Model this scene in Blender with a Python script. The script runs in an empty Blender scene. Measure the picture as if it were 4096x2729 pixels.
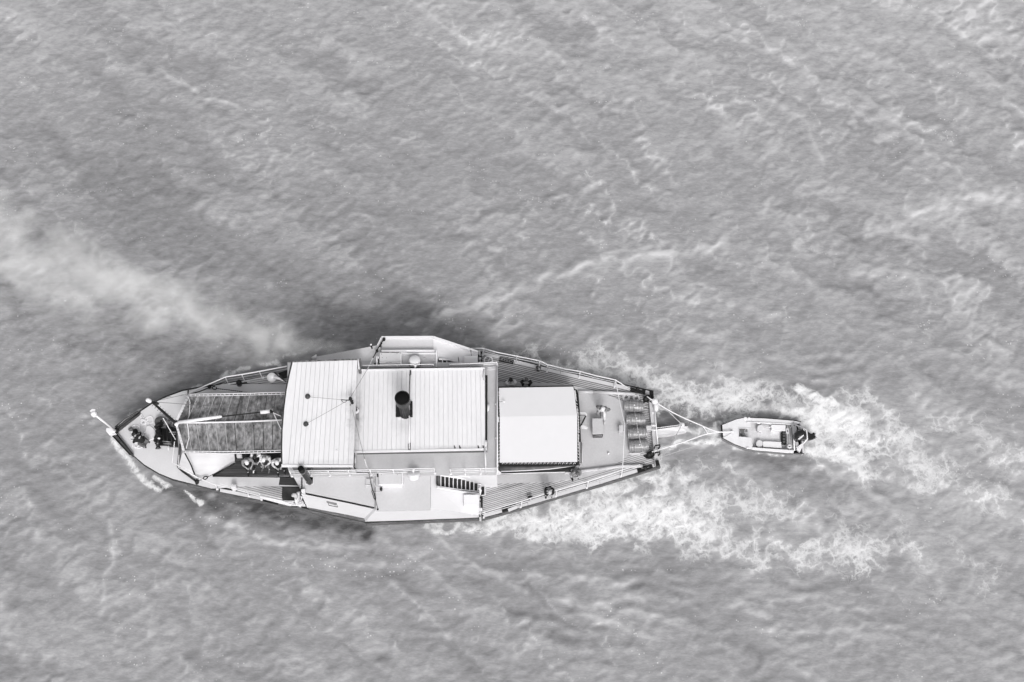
import bpy, math, random
import numpy as np
from mathutils import Vector, Matrix

random.seed(7)
np.random.seed(7)
S = bpy.context.scene
R = math.radians

# ------------------------------------------------------------------ camera, sky, sun, exposure
F = 5461.0                 # focal length in pixels of the 4096 px wide photograph (48 mm lens)
TILT = R(21.4)
H = 66.5                   # the drone flies 66.5 m above the river
cam_d = bpy.data.cameras.new('camera')
cam = bpy.data.objects.new('camera', cam_d)
S.collection.objects.link(cam)
cam_d.sensor_width = 36.0
cam_d.lens = 36.0 * F / 4096.0
cam_d.clip_start = 1.0
cam_d.clip_end = 20000.0
cam.location = (0, 0, H)
cam.rotation_euler = (TILT, 0, 0)
S.camera = cam

SUN_EL, SUN_AZ = R(48), R(168)      # azimuth clockwise from +Y: light comes over the near side
world = bpy.data.worlds.new("World")
S.world = world
world.use_nodes = True
wn, wl = world.node_tree.nodes, world.node_tree.links
bgn = wn['Background']
sky = wn.new('ShaderNodeTexSky')
sky.sky_type = 'NISHITA'
sky.sun_disc = False
sky.sun_elevation = SUN_EL
sky.sun_rotation = SUN_AZ
sky.dust_density = 6.0
hsv = wn.new('ShaderNodeHueSaturation')       # black and white film: a sky without colour
hsv.inputs['Saturation'].default_value = 0.06
wl.new(sky.outputs[0], hsv.inputs['Color'])
wl.new(hsv.outputs[0], bgn.inputs['Color'])
bgn.inputs['Strength'].default_value = 0.15

sun_d = bpy.data.lights.new('sun', 'SUN')
sun_d.energy = 1.5
sun_d.angle = R(14)
sun_d.color = (1.0, 0.985, 0.975)
sun = bpy.data.objects.new('sun', sun_d)
S.collection.objects.link(sun)
sdir = Vector((math.sin(SUN_AZ) * math.cos(SUN_EL), math.cos(SUN_AZ) * math.cos(SUN_EL), math.sin(SUN_EL)))
sun.rotation_euler = sdir.to_track_quat('Z', 'Y').to_euler()
sun.location = (0, 0, 90)

S.view_settings.view_transform = 'Standard'
S.view_settings.look = 'None'
S.view_settings.gamma = 1.0
S.view_settings.use_curve_mapping = False
S.view_settings.exposure = -0.15
S.cycles.max_bounces = 6
S.cycles.volume_step_rate = 1.0
S.cycles.volume_max_steps = 128
S.cycles.volume_bounces = 4
S.cycles.use_denoising = True

# ------------------------------------------------------------------ measuring helpers
CT, ST = math.cos(TILT), math.sin(TILT)


def P(x, y, z=0.0):
    """the point at height z (metres over the water) that the survey photo shows at x, y"""
    a, b = (x - 2048.0) / F, -(y - 1364.5) / F
    d = Vector((a, b * CT + ST, b * ST - CT))
    t = (H - z) / -d.z
    return Vector((d.x * t, d.y * t, z))


def mpp(x, y, z):
    return (P(x + 1, y, z) - P(x, y, z)).length


def proj(X, Y):
    fw = Y * ST + H * CT
    return 2048 + F * X / fw, 1364.5 - F * (Y * CT - H * ST) / fw


# ------------------------------------------------------------------ materials
MATS = {}


def mat(name, v, rough=0.6, spec=0.4, metal=0.0, var=0.0, scale=3.0, tint=True, bump=0.0, stretch=(1, 1, 1), var2=0.0, scale2=20.0):
    if name in MATS:
        return MATS[name]
    m = bpy.data.materials.new(name)
    m.use_nodes = True
    n, l = m.node_tree.nodes, m.node_tree.links
    b = n['Principled BSDF']
    b.inputs['Roughness'].default_value = rough
    b.inputs['Specular IOR Level'].default_value = spec
    b.inputs['Metallic'].default_value = metal
    t = (1.0, 0.99, 1.015)

    def col(k):
        return (min(1, v * k * t[0]), min(1, v * k * t[1]), min(1, v * k * t[2]), 1)
    b.inputs['Base Color'].default_value = col(1)
    if var or bump:
        tc = n.new('ShaderNodeTexCoord')
        mp = n.new('ShaderNodeMapping')
        mp.inputs['Scale'].default_value = stretch
        l.new(tc.outputs['Object'], mp.inputs[0])
        nz = n.new('ShaderNodeTexNoise')
        nz.inputs['Scale'].default_value = scale
        nz.inputs['Detail'].default_value = 6
        nz.inputs['Roughness'].default_value = 0.62
        l.new(mp.outputs[0], nz.inputs['Vector'])
        cr = n.new('ShaderNodeValToRGB')
        cr.color_ramp.elements[0].position = 0.32
        cr.color_ramp.elements[1].position = 0.68
        cr.color_ramp.elements[0].color = col(1 - var)
        cr.color_ramp.elements[1].color = col(1 + var * 0.6)
        l.new(nz.outputs[0], cr.inputs[0])
        out = cr.outputs[0]
        if var2:
            n2 = n.new('ShaderNodeTexNoise')
            n2.inputs['Scale'].default_value = scale2
            n2.inputs['Detail'].default_value = 3
            l.new(mp.outputs[0], n2.inputs['Vector'])
            mr = n.new('ShaderNodeMapRange')
            mr.inputs[1].default_value = 0.3
            mr.inputs[2].default_value = 0.7
            mr.inputs[3].default_value = 1 - var2
            mr.inputs[4].default_value = 1 + var2
            l.new(n2.outputs[0], mr.inputs[0])
            mm = n.new('ShaderNodeVectorMath')
            mm.operation = 'SCALE'
            l.new(out, mm.inputs[0])
            l.new(mr.outputs[0], mm.inputs['Scale'])
            out = mm.outputs[0]
        l.new(out, b.inputs['Base Color'])
        if bump:
            bp = n.new('ShaderNodeBump')
            bp.inputs['Strength'].default_value = bump
            bp.inputs['Distance'].default_value = 0.03
            l.new(nz.outputs[0], bp.inputs['Height'])
            l.new(bp.outputs[0], b.inputs['Normal'])
    MATS[name] = m
    return m


WHITE = mat('white_paint', 0.78, 0.45, var=0.03, scale=1.2, var2=0.02, scale2=9)
BRIGHT = mat('white_gloss', 0.78, 0.35)
ROOF = mat('roof_sheet', 0.745, 0.5, var=0.05, scale=0.7, var2=0.03, scale2=6, stretch=(2.2, 0.5, 1))
def stain(m, spots):
    n, l = m.node_tree.nodes, m.node_tree.links
    b = n['Principled BSDF']
    src = b.inputs['Base Color'].links[0].from_socket
    geo = n.new('ShaderNodeNewGeometry')
    nz = n.new('ShaderNodeTexNoise')
    nz.inputs['Scale'].default_value = 5.0
    nz.inputs['Detail'].default_value = 6
    l.new(geo.outputs['Position'], nz.inputs['Vector'])
    for (c, sx, sy, k) in spots:
        sub = n.new('ShaderNodeVectorMath')
        sub.operation = 'SUBTRACT'
        l.new(geo.outputs['Position'], sub.inputs[0])
        sub.inputs[1].default_value = c
        sc = n.new('ShaderNodeVectorMath')
        sc.operation = 'MULTIPLY'
        l.new(sub.outputs[0], sc.inputs[0])
        sc.inputs[1].default_value = (1 / sx, 1 / sy, 0)
        ln = n.new('ShaderNodeVectorMath')
        ln.operation = 'LENGTH'
        l.new(sc.outputs[0], ln.inputs[0])
        ad = n.new('ShaderNodeMath')
        ad.operation = 'MULTIPLY_ADD'
        l.new(nz.outputs[0], ad.inputs[0])
        ad.inputs[1].default_value = 1.4
        l.new(ln.outputs['Value'], ad.inputs[2])
        mr = n.new('ShaderNodeMapRange')
        mr.inputs[1].default_value = 0.75
        mr.inputs[2].default_value = 2.0
        mr.inputs[3].default_value = 1 - k
        mr.inputs[4].default_value = 1.0
        l.new(ad.outputs[0], mr.inputs[0])
        mu = n.new('ShaderNodeVectorMath')
        mu.operation = 'SCALE'
        l.new(src, mu.inputs[0])
        l.new(mr.outputs[0], mu.inputs['Scale'])
        src = mu.outputs[0]
    l.new(src, b.inputs['Base Color'])


stain(ROOF, [(P(1425, 1660, 4.5), .3, 1.1, .34), (P(1420, 1760, 4.6), .22, 1.6, .2), (P(1611, 1700, 4.5), .45, .6, .16), (P(1605, 1560, 4.5), .5, 1.0, .14),
             (P(1830, 1793, 4.5), 2.2, .12, .2), (P(1300, 1850, 5.7), 2.0, .14, .12)])
ROOFGAP = mat('roof_seam', 0.67, 0.7)
DECK = mat('pale_deck_paint', 0.62, 0.65, var=0.06, scale=0.8, var2=0.03, scale2=14)
LINO = mat('grey_deck_sheet', 0.54, 0.6, var=0.08, scale=0.6, var2=0.04, scale2=12)
WALK = mat('wet_grey_walkway', 0.55, 0.3, spec=0.5, var=0.13, scale=0.45, var2=0.03, scale2=12)
WING = mat('grey_roof_paint', 0.58, 0.6, var=0.05, scale=0.7, var2=0.03, scale2=10)
WINGP = mat('pale_roof_paint', 0.72, 0.6, var=0.03, scale=0.9)
PLANK = [mat('teak_plank_%s' % c, v, 0.7, var=0.14, scale=2.0, stretch=(0.6, 3, 1), var2=0.07, scale2=18) for c, v in
         (('a', 0.50), ('b', 0.45), ('c', 0.54), ('d', 0.58))]
DARKW = [mat('dark_plank_%s' % c, v, 0.6, var=0.3, scale=4.0, stretch=(0.5, 5, 1)) for c, v in
         (('a', 0.055), ('b', 0.042), ('c', 0.07))]
CAULK = mat('caulking', 0.022, 0.8)
BLACK = mat('black_paint', 0.016, 0.5, spec=.25)
BLACKM = mat('black_iron', 0.018, 0.4, spec=0.22, var=0.4, scale=8)
DARK = mat('dark_rubber', 0.02, 0.8, var=0.3, scale=9)
SHADE = mat('dark_parts_and_shade', 0.035, 0.8)  # dark fittings, and the shade painted in beside the boat pole
HULL = mat('hull_paint', 0.06, 0.55, var=0.5, scale=3.0, var2=0.2)
GUARD = mat('worn_guard_timber', 0.13, 0.75, var=0.6, scale=5.0, stretch=(0.4, 3, 3), var2=0.3, scale2=30)
CANVD = mat('weathered_canvas', 0.2, 0.85, var=0.62, scale=1.5, stretch=(1.5, 0.8, 1), var2=0.6, scale2=5.0, bump=0.6)
CANVW = mat('white_canvas', 0.70, 0.8, var=0.015, scale=2.0)
CANVP = mat('pale_tarpaulin', 0.66, 0.75, var=0.10, scale=1.4, stretch=(0.6, 2, 1), bump=0.4)
CANVG = mat('grey_rolled_canvas', 0.12, 0.7, var=0.4, scale=3)
ROPE = mat('white_rope', 0.78, 0.8, var=0.1, scale=30)
ROPEG = mat('grey_rope', 0.5, 0.8, var=0.3, scale=30)
WIRE = mat('steel_wire', 0.12, 0.5, metal=0.3)
STEEL = mat('worn_steel', 0.3, 0.4, metal=0.5, var=0.3, scale=10)
OAK = mat('oak_barrel_wood', 0.27, 0.3, spec=0.5, var=0.5, scale=5, stretch=(0.8, 5, 5), var2=0.2)
HOOP = mat('barrel_hoop', 0.55, 0.3, metal=0.7, var=0.4, scale=9)
SKIN = mat('skin', 0.42, 0.6)
CLW = mat('white_cloth', 0.72, 0.85, var=0.15, scale=9, bump=0.4)
CLL = mat('light_patterned_cloth', 0.6, 0.85, var=0.4, scale=11, bump=0.4)
CLG = mat('grey_cloth', 0.12, 0.85, var=0.25, scale=9)
CLM = mat('mid_grey_cloth', 0.25, 0.85, var=0.25, scale=9)
CLB = mat('black_cloth', 0.014, 0.85, var=0.3, scale=9)
HAIRD = mat('dark_hair', 0.015, 0.6)
HAIRB = mat('brown_hair', 0.10, 0.6)
HAIRL = mat('grey_hair', 0.5, 0.6)
ENG = mat('engine_cowl', 0.015, 0.18, spec=0.6)
GLASSD = mat('dark_window', 0.03, 0.1, spec=0.6)
SOOT = mat('soot', 0.008, 0.95, spec=0.1)
ALU = mat('aluminium_paint', 0.73, 0.45, var=0.08, scale=3, var2=0.05, scale2=20)
COCK = mat('cockpit_sole', 0.66, 0.7, var=0.15, scale=4, var2=0.08, scale2=25)

# ------------------------------------------------------------------ object helpers
COL = S.collection
WLOC = {}


def tag(o, label, cat=None, group=None, kind=None):
    if label:
        o['label'] = label
    if cat:
        o['category'] = cat
    if group:
        o['group'] = group
    if kind:
        o['kind'] = kind
    return o


def thing(name, loc, label, cat, group=None):
    o = bpy.data.objects.new(name, None)
    o.empty_display_size = 0.2
    COL.objects.link(o)
    o.location = loc
    WLOC[o] = Vector(loc)
    return tag(o, label, cat, group)


class MB:
    def __init__(s):
        s.v, s.f, s.sm = [], [], []

    def add(s, vs, fs, smooth=False):
        o = len(s.v)
        s.v += [Vector(p) for p in vs]
        s.f += [[i + o for i in f] for f in fs]
        s.sm += [smooth] * len(fs)
        return s

    def prism(s, top, bot):
        n = len(top)
        a = sum((top[i].x * top[(i + 1) % n].y - top[(i + 1) % n].x * top[i].y) for i in range(n))
        if a < 0:
            top, bot = top[::-1], bot[::-1]
        fs = [list(range(n)), list(range(2 * n - 1, n - 1, -1))]
        fs += [[i, n + i, n + (i + 1) % n, (i + 1) % n] for i in range(n)]
        return s.add(list(top) + list(bot), fs)

    def poly(s, pts, z, th):
        """flat slab: outline as seen in the photo at height z, th thick"""
        top = [P(p[0], p[1], p[2] if len(p) > 2 else z) for p in pts]
        return s.prism(top, [t - Vector((0, 0, th)) for t in top])

    def box(s, x0, y0, x1, y1, z, th):
        return s.poly([(x0, y0), (x1, y0), (x1, y1), (x0, y1)], z, th)

    def tube(s, pts, r, n=6, closed=False, r1=None, caps=True):
        pts = [Vector(p) for p in pts]
        m = len(pts)
        vs, fs = [], []
        up = Vector((0, 0, 1))
        for i, p in enumerate(pts):
            a = pts[(i - 1) % m] if (closed or i > 0) else p
            b = pts[(i + 1) % m] if (closed or i < m - 1) else p
            d = (b - a)
            if d.length < 1e-9:
                d = Vector((1, 0, 0))
            d.normalize()
            u = d.cross(up)
            if u.length < 0.05:
                u = d.cross(Vector((0, 1, 0)))
            u.normalize()
            w = u.cross(d)
            rr = r if r1 is None else r + (r1 - r) * i / max(1, m - 1)
            for k in range(n):
                t = 2 * math.pi * k / n
                vs.append(p + (u * math.cos(t) + w * math.sin(t)) * rr)
        segs = m if closed else m - 1
        for i in range(segs):
            for k in range(n):
                a, b = i * n + k, i * n + (k + 1) % n
                c, d = ((i + 1) % m) * n + (k + 1) % n, ((i + 1) % m) * n + k
                fs.append([a, b, c, d])
        if caps and not closed:
            fs.append(list(range(n))[::-1])
            fs.append([(m - 1) * n + k for k in range(n)])
        return s.add(vs, fs, n > 5)

    def lathe(s, a, b, prof, n=20):
        """profile [(t, r)] turned round the axis a-b"""
        a, b = Vector(a), Vector(b)
        d = (b - a).normalized()
        u = d.cross(Vector((0, 0, 1)))
        if u.length < 0.05:
            u = d.cross(Vector((0, 1, 0)))
        u.normalize()
        w = u.cross(d)
        vs, fs = [], []
        for t, r in prof:
            c = a + (b - a) * t
            for k in range(n):
                q = 2 * math.pi * k / n
                vs.append(c + (u * math.cos(q) + w * math.sin(q)) * r)
        for i in range(len(prof) - 1):
            for k in range(n):
                fs.append([i * n + k, i * n + (k + 1) % n, (i + 1) * n + (k + 1) % n, (i + 1) * n + k])
        fs.append(list(range(n))[::-1])
        fs.append([(len(prof) - 1) * n + k for k in range(n)])
        return s.add(vs, fs, True)

    def ball(s, c, rx, ry, rz, n=12, m=8, half=False):
        c = Vector(c)
        vs, fs = [], []
        top = 0 if not half else 0
        for i in range(m + 1):
            ph = (math.pi * i / m) if not half else (math.pi * 0.5 * i / m)
            for k in range(n):
                q = 2 * math.pi * k / n
                vs.append(c + Vector((rx * math.sin(ph) * math.cos(q), ry * math.sin(ph) * math.sin(q), rz * math.cos(ph))))
        for i in range(m):
            for k in range(n):
                fs.append([i * n + k, (i + 1) * n + k, (i + 1) * n + (k + 1) % n, i * n + (k + 1) % n])
        fs.append([m * n + k for k in range(n)][::-1])
        return s.add(vs, fs, True)

    def build(s, name, m, parent=None, label=None, smooth=None, bevel=0.0, base=None):
        org = Vector((0, 0, 0))
        if parent is not None:
            org = WLOC[parent]
        elif base is not None:
            org = Vector(base)
        else:
            n = len(s.v)
            org = Vector((sum(v.x for v in s.v) / n, sum(v.y for v in s.v) / n, min(v.z for v in s.v)))
        me = bpy.data.meshes.new(name)
        me.from_pydata([tuple(v - org) for v in s.v], [], s.f)
        me.polygons.foreach_set('use_smooth', s.sm if smooth is None else [smooth] * len(s.f))
        me.materials.append(m)
        me.update()
        o = bpy.data.objects.new(name, me)
        COL.objects.link(o)
        if parent is not None:
            o.parent = parent
            WLOC[o] = org
        else:
            o.location = org
            WLOC[o] = org
        if bevel:
            bv = o.modifiers.new('bevel', 'BEVEL')
            bv.width = bevel
            bv.segments = 2
            bv.limit_method = 'ANGLE'
        if label:
            o['label'] = label
        return o


def slab(name, pts, z, th, m, parent, **k):
    return MB().poly(pts, z, th).build(name, m, parent, **k)


def pipe(name, pts, r, m, parent, n=6, **k):
    return MB().tube([P(*p) for p in pts], r, n).build(name, m, parent, **k)


def clip_convex(poly, a, b, keep_left=True):
    """clip a 2-D polygon by the line a-b"""
    out = []
    n = len(poly)

    def side(p):
        v = (b[0] - a[0]) * (p[1] - a[1]) - (b[1] - a[1]) * (p[0] - a[0])
        return v if keep_left else -v
    for i in range(n):
        p, q = poly[i], poly[(i + 1) % n]
        sp, sq = side(p), side(q)
        if sp >= 0:
            out.append(p)
        if (sp >= 0) != (sq >= 0):
            t = sp / (sp - sq)
            out.append((p[0] + (q[0] - p[0]) * t, p[1] + (q[1] - p[1]) * t))
    return out


def planks(region, p0, d, spacing, gap, z, th, mats, parent, name='deck_plank', seams=()):
    """real planks: each strip of the (convex) region is a slab of its own"""
    L = math.hypot(*d)
    d = (d[0] / L, d[1] / L)
    nrm = (-d[1], d[0])
    s = [(p[0] - p0[0]) * nrm[0] + (p[1] - p0[1]) * nrm[1] for p in region]
    i = math.floor(min(s) / spacing)
    while i * spacing < max(s):
        lo, hi = i * spacing + gap / 2, (i + 1) * spacing - gap / 2
        a = (p0[0] + nrm[0] * lo, p0[1] + nrm[1] * lo)
        a2 = (a[0] + d[0], a[1] + d[1])
        b = (p0[0] + nrm[0] * hi, p0[1] + nrm[1] * hi)
        b2 = (b[0] + d[0], b[1] + d[1])
        pl = clip_convex(region, a, a2, True)
        pl = clip_convex(pl, b, b2, False) if len(pl) > 2 else pl
        pieces = [pl]
        for sx in seams:
            nxt = []
            for q in pieces:
                if len(q) < 3:
                    continue
                nxt.append(clip_convex(q, (sx - 0.6, 0), (sx - 0.6, 1), True))
                nxt.append(clip_convex(q, (sx + 0.6, 0), (sx + 0.6, 1), False))
            pieces = nxt
        for q in pieces:
            q2 = []
            for p in q:
                if not q2 or math.hypot(p[0] - q2[-1][0], p[1] - q2[-1][1]) > 0.3:
                    q2.append(p)
            if len(q2) > 2:
                ar = abs(sum(q2[k][0] * q2[(k + 1) % len(q2)][1] - q2[(k + 1) % len(q2)][0] * q2[k][1] for k in range(len(q2)))) / 2
                if ar > 25:
                    MB().poly(q2, z + random.uniform(-0.002, 0.002), th).build(name, random.choice(mats), parent)
        i += 1


def panels(TL, TR, BR, BL, n, z, th, m, parent, name, gap=0.08, z2=None, rib=0.0, ribm=None):
    for i in range(n):
        a, b = (i + gap) / n, (i + 1 - gap) / n

        def lerp(p, q, t):
            return (p[0] + (q[0] - p[0]) * t, p[1] + (q[1] - p[1]) * t)
        zz = z if z2 is None else z2
        q = [lerp(TL, TR, a) + (z,), lerp(TL, TR, b) + (z,), lerp(BL, BR, b) + (zz,), lerp(BL, BR, a) + (zz,)]
        mb = MB().poly(q, z, th)
        if rib:
            e = 0.10
            q2 = [lerp(TL, TR, a) + (z + rib,), lerp(TL, TR, a + e / n) + (z + rib,),
                  lerp(BL, BR, a + e / n) + (zz + rib,), lerp(BL, BR, a) + (zz + rib,)]
            mb.poly(q2, z, rib - 0.002)
        mb.build(name, m, parent)


def circle_px(cx, cy, r, z, n=24, ax=1.0):
    return [P(cx + r * math.cos(2 * math.pi * k / n), cy + r * ax * math.sin(2 * math.pi * k / n), z) for k in range(n)]


# ------------------------------------------------------------------ water
def water():
    N, M = 1024, 768
    LX, LY = 72.0, 54.0
    kx = np.fft.fftfreq(N, LX / N) * 2 * np.pi
    ky = np.fft.fftfreq(M, LY / M) * 2 * np.pi
    KX, KY = np.meshgrid(kx, ky)
    K = np.hypot(KX, KY) + 1e-6
    TH = np.arctan2(KY, KX)
    rng = np.random.default_rng(11)

    def field(lam, width, ang, spread, rms, seed_noise=None):
        k0 = 2 * np.pi / lam
        A = np.exp(-0.5 * (np.log(K / k0) / width) ** 2)
        if spread is not None:
            dth = (TH - ang + np.pi / 2) % np.pi - np.pi / 2
            A = A * np.exp(-0.5 * (dth / spread) ** 2)
        ph = rng.normal(size=K.shape) + 1j * rng.normal(size=K.shape)
        h = np.real(np.fft.ifft2(ph * A))
        return h / h.std() * rms
    swell = field(4.2, 0.38, R(52), R(19), 1.0)
    swell2 = field(2.4, 0.45, R(70), R(42), 1.0)
    chop = field(0.85, 0.5, R(128), R(26), 1.0)
    chop2 = field(0.5, 0.5, R(100), R(60), 1.0)
    crestf = field(4.6, 0.28, R(49), R(9), 1.0)
    train = field(0.95, 0.22, R(82), R(11), 1.0)
    patch = field(14.0, 0.5, 0, None, 1.0)
    wig = field(6.0, 0.6, 0, None, 1.0)
    wig2 = field(2.2, 0.6, 0, None, 1.0)

    # one sheet: fine in the middle, opening out to the horizon
    def axis(a, b, step):
        mid = np.arange(a, b + step, step)
        out, d, x = [], step, b
        ext = []
        x = mid[-1]
        d = step
        while x < 9000:
            d *= 1.35
            x += d
            ext.append(x)
        lo = []
        x = mid[0]
        d = step
        while x > -9000:
            d *= 1.35
            x -= d
            lo.append(x)
        return np.array(lo[::-1] + list(mid) + ext)
    ax = axis(-34, 34, 0.078)
    ay = axis(4.5, 54, 0.08)
    X, Y = np.meshgrid(ax, ay)
    PX, PY = proj(X, Y)

    def samp(fl, sx=0.0, sy=0.0):
        u = ((X + sx) / LX * N) % N
        v = ((Y + sy) / LY * M) % M
        i0, j0 = np.floor(u).astype(int) % N, np.floor(v).astype(int) % M
        fu, fv = u - np.floor(u), v - np.floor(v)
        i1, j1 = (i0 + 1) % N, (j0 + 1) % M
        return (fl[j0, i0] * (1 - fu) * (1 - fv) + fl[j0, i1] * fu * (1 - fv) + fl[j1, i0] * (1 - fu) * fv + fl[j1, i1] * fu * fv)
    w1, w2 = samp(wig), samp(wig2)
    far = np.clip(1 - (np.hypot(X, Y - 28) - 60) / 100, 0, 1)
    hs, hs2 = samp(swell, 0.5 + 0.45 * w1, 0.4 * w2), samp(swell2, 0.2 * w2, 0.25 * w1)
    hc, hc2, hp = samp(chop, 0.08 * w2, 0.06 * w1), samp(chop2), samp(patch)
    # thin wispy crests: sharp on one side, trailing off on the other
    cl = samp(crestf, 21 + 0.35 * w1, 9 + 0.3 * w2) + 0.14 * hs2 + 0.11 * hc + 0.05 * hc2
    cl2 = samp(swell2, 5 + 0.2 * w2, 30 + 0.2 * w1) + 0.2 * hc
    wisp = np.where(cl > 0, np.exp(-np.clip(cl, 0, 9) / 0.13), np.exp(np.clip(cl, -9, 0) / 0.42)) * np.clip(0.75 + 0.45 * samp(patch, 11, 17) + 0.2 * hs2, 0, 1.6)
    wisp += 0.18 * np.where(cl2 > 0, np.exp(-np.clip(cl2, 0, 9) / 0.2), np.exp(np.clip(cl2, -9, 0) / 0.45)) * np.clip(0.0 + 0.6 * samp(wig, 31, 3), 0, 1.4)

    def seg(x0, y0, x1, y1, r0, r1, wob=14):
        px, py = PX + w1 * wob + w2 * wob * 0.8, PY + w2 * wob
        dx, dy = x1 - x0, y1 - y0
        L2 = dx * dx + dy * dy + 1e-6
        t = np.clip(((px - x0) * dx + (py - y0) * dy) / L2, 0, 1)
        dd = np.hypot(px - x0 - t * dx, py - y0 - t * dy)
        return dd, r0 + (r1 - r0) * t
    foam = np.zeros_like(X)
    for s in FOAM:
        d, r = seg(*s[:6], wob=s[7] if len(s) > 7 else 14)
        foam = np.maximum(foam, s[6] * (0.8 * np.exp(-0.5 * (d / r) ** 2.2) + 0.2 * np.exp(-0.5 * (d / r / 1.7) ** 2)))
    ridge = np.zeros_like(X)
    for line, r, st in CRESTS:
        for a, b in zip(line[:-1], line[1:]):
            d, rr = seg(a[0], a[1], b[0], b[1], r, r, wob=6)
            ridge = np.maximum(ridge, st * np.exp(-(d / rr) ** 1.4))
    water_shade = np.zeros_like(X)
    for x0, y0, x1, y1, r0, r1, st in WATER_SHADE:
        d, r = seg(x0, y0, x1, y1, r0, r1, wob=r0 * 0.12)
        water_shade = np.maximum(water_shade, st * np.exp(-0.5 * (d / r) ** 2))

    # sharpened crests
    c1 = 1 - np.abs(samp(swell, 13, 7)) / 1.1
    crest = np.clip(hs * 0.75 + 0.35 * hs2, -2.5, 3)
    sharp = np.clip(crest - 0.8, 0, 3)
    Z = (0.024 * hs + 0.010 * sharp + 0.014 * hs2 + 0.0055 * hc + 0.0022 * hc2) * far
    Z += 0.05 * ridge + np.clip(foam, 0, 1) * 0.022 * (0.4 + np.abs(hc) + 0.5 * np.abs(hc2))
    near = np.clip((PX - 1500) / 2200, 0, 1)
    tr = samp(train, 0.1 * w1, 0.25 * w1)
    tmask = np.exp(-0.5 * ((PX - 2500) / 900) ** 2) * np.exp(-0.5 * ((PY - 2440) / 170) ** 2) + 0.7 * np.exp(-0.5 * ((PX - 3000) / 500) ** 2) * np.exp(-0.5 * ((PY - 1500) / 90) ** 2) \
        + 0.8 * np.exp(-0.5 * ((PX - 1200) / 350) ** 2) * np.exp(-0.5 * ((PY - 2140) / 60) ** 2)
    Z += 0.012 * tr * tmask
    silt = 0.47 + 0.016 * hs2 + 0.030 * hs + 0.022 * hc + 0.016 * hc2 + 0.014 * hp + 0.06 * tr * tmask + 0.18 * wisp * (0.75 + 0.35 * hc) * (0.85 + 0.6 * np.clip((PX - 1200) / 2000, 0, 1) * np.clip((1500 - PY) / 700, 0, 1))  # swell shading and crest sheen painted in along with the silt tone
    silt += 0.40 * ridge * np.clip(0.8 + 0.12 * hc + 0.2 * w2, 0.3, 1.3) + 0.05 * near + 0.10 * np.clip((700 - PY) / 700, 0, 1)  # paler far off: sky reflection painted into the tone
    silt -= water_shade
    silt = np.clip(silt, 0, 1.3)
    # bubbles torn from sharp crests
    foam += np.clip(wisp - 1.15, 0, 1) * 0.35
    foam = np.clip(foam, 0, 1.2)
    ny, nx = X.shape
    nv = nx * ny
    co = np.empty((nv, 3), dtype=np.float32)
    co[:, 0], co[:, 1], co[:, 2] = X.ravel(), Y.ravel(), Z.ravel()
    idx = np.arange(nv, dtype=np.int32).reshape(ny, nx)
    q = np.stack([idx[:-1, :-1], idx[:-1, 1:], idx[1:, 1:], idx[1:, :-1]], axis=-1).reshape(-1, 4)
    me = bpy.data.meshes.new('water')
    me.vertices.add(nv)
    me.vertices.foreach_set('co', co.ravel())
    me.loops.add(q.size)
    me.loops.foreach_set('vertex_index', q.ravel())
    me.polygons.add(len(q))
    me.polygons.foreach_set('loop_start', np.arange(0, q.size, 4, dtype=np.int32))
    me.polygons.foreach_set('use_smooth', np.ones(len(q), dtype=bool))
    me.update()
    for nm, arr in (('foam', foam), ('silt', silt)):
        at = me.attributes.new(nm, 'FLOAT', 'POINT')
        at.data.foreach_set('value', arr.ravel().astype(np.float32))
    o = bpy.data.objects.new('water', me)
    COL.objects.link(o)
    tag(o, 'wide rippled grey river water with foaming wake behind the boats', None, None, 'structure')

    m = bpy.data.materials.new('river_water')
    m.use_nodes = True
    n, l = m.node_tree.nodes, m.node_tree.links
    b = n['Principled BSDF']

    def N_(t, **kw):
        x = n.new(t)
        for k_, v_ in kw.items():
            setattr(x, k_, v_)
        return x

    def math_(op, a, c=None, clamp=False):
        x = n.new('ShaderNodeMath')
        x.operation = op
        x.use_clamp = clamp
        for i, v_ in enumerate((a, c)):
            if v_ is None:
                continue
            if isinstance(v_, (int, float)):
                x.inputs[i].default_value = v_
            else:
                l.new(v_, x.inputs[i])
        return x.outputs[0]
    af = N_('ShaderNodeAttribute', attribute_name='foam')
    asl = N_('ShaderNodeAttribute', attribute_name='silt')
    geo = n.new('ShaderNodeNewGeometry')
    pos = geo.outputs['Position']

    def noise(scale, detail=5, rough=0.6, vec=None, dist=0.0):
        x = n.new('ShaderNodeTexNoise')
        x.inputs['Scale'].default_value = scale
        x.inputs['Detail'].default_value = detail
        x.inputs['Roughness'].default_value = rough
        x.inputs['Distortion'].default_value = dist
        l.new(vec if vec is not None else pos, x.inputs['Vector'])
        return x

    def mapr(v_, a, b_, c, d, smooth=False):
        x = n.new('ShaderNodeMapRange')
        x.interpolation_type = 'SMOOTHSTEP' if smooth else 'LINEAR'
        l.new(v_, x.inputs[0])
        for i, q_ in enumerate((a, b_, c, d)):
            if isinstance(q_, (int, float)):
                x.inputs[i + 1].default_value = q_
            else:
                l.new(q_, x.inputs[i + 1])
        return x.outputs[0]
    # warped coordinates for the lacework of the foam
    nw = noise(0.9, 4, 0.6)
    vm = n.new('ShaderNodeVectorMath')
    vm.operation = 'SUBTRACT'
    l.new(nw.outputs['Color'], vm.inputs[0])
    vm.inputs[1].default_value = (0.5, 0.5, 0.5)
    vs = n.new('ShaderNodeVectorMath')
    vs.operation = 'SCALE'
    vs.inputs['Scale'].default_value = 1.6
    l.new(vm.outputs[0], vs.inputs[0])
    nw2 = noise(4.0, 3, 0.6)
    vm2 = n.new('ShaderNodeVectorMath')
    vm2.operation = 'SUBTRACT'
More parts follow.
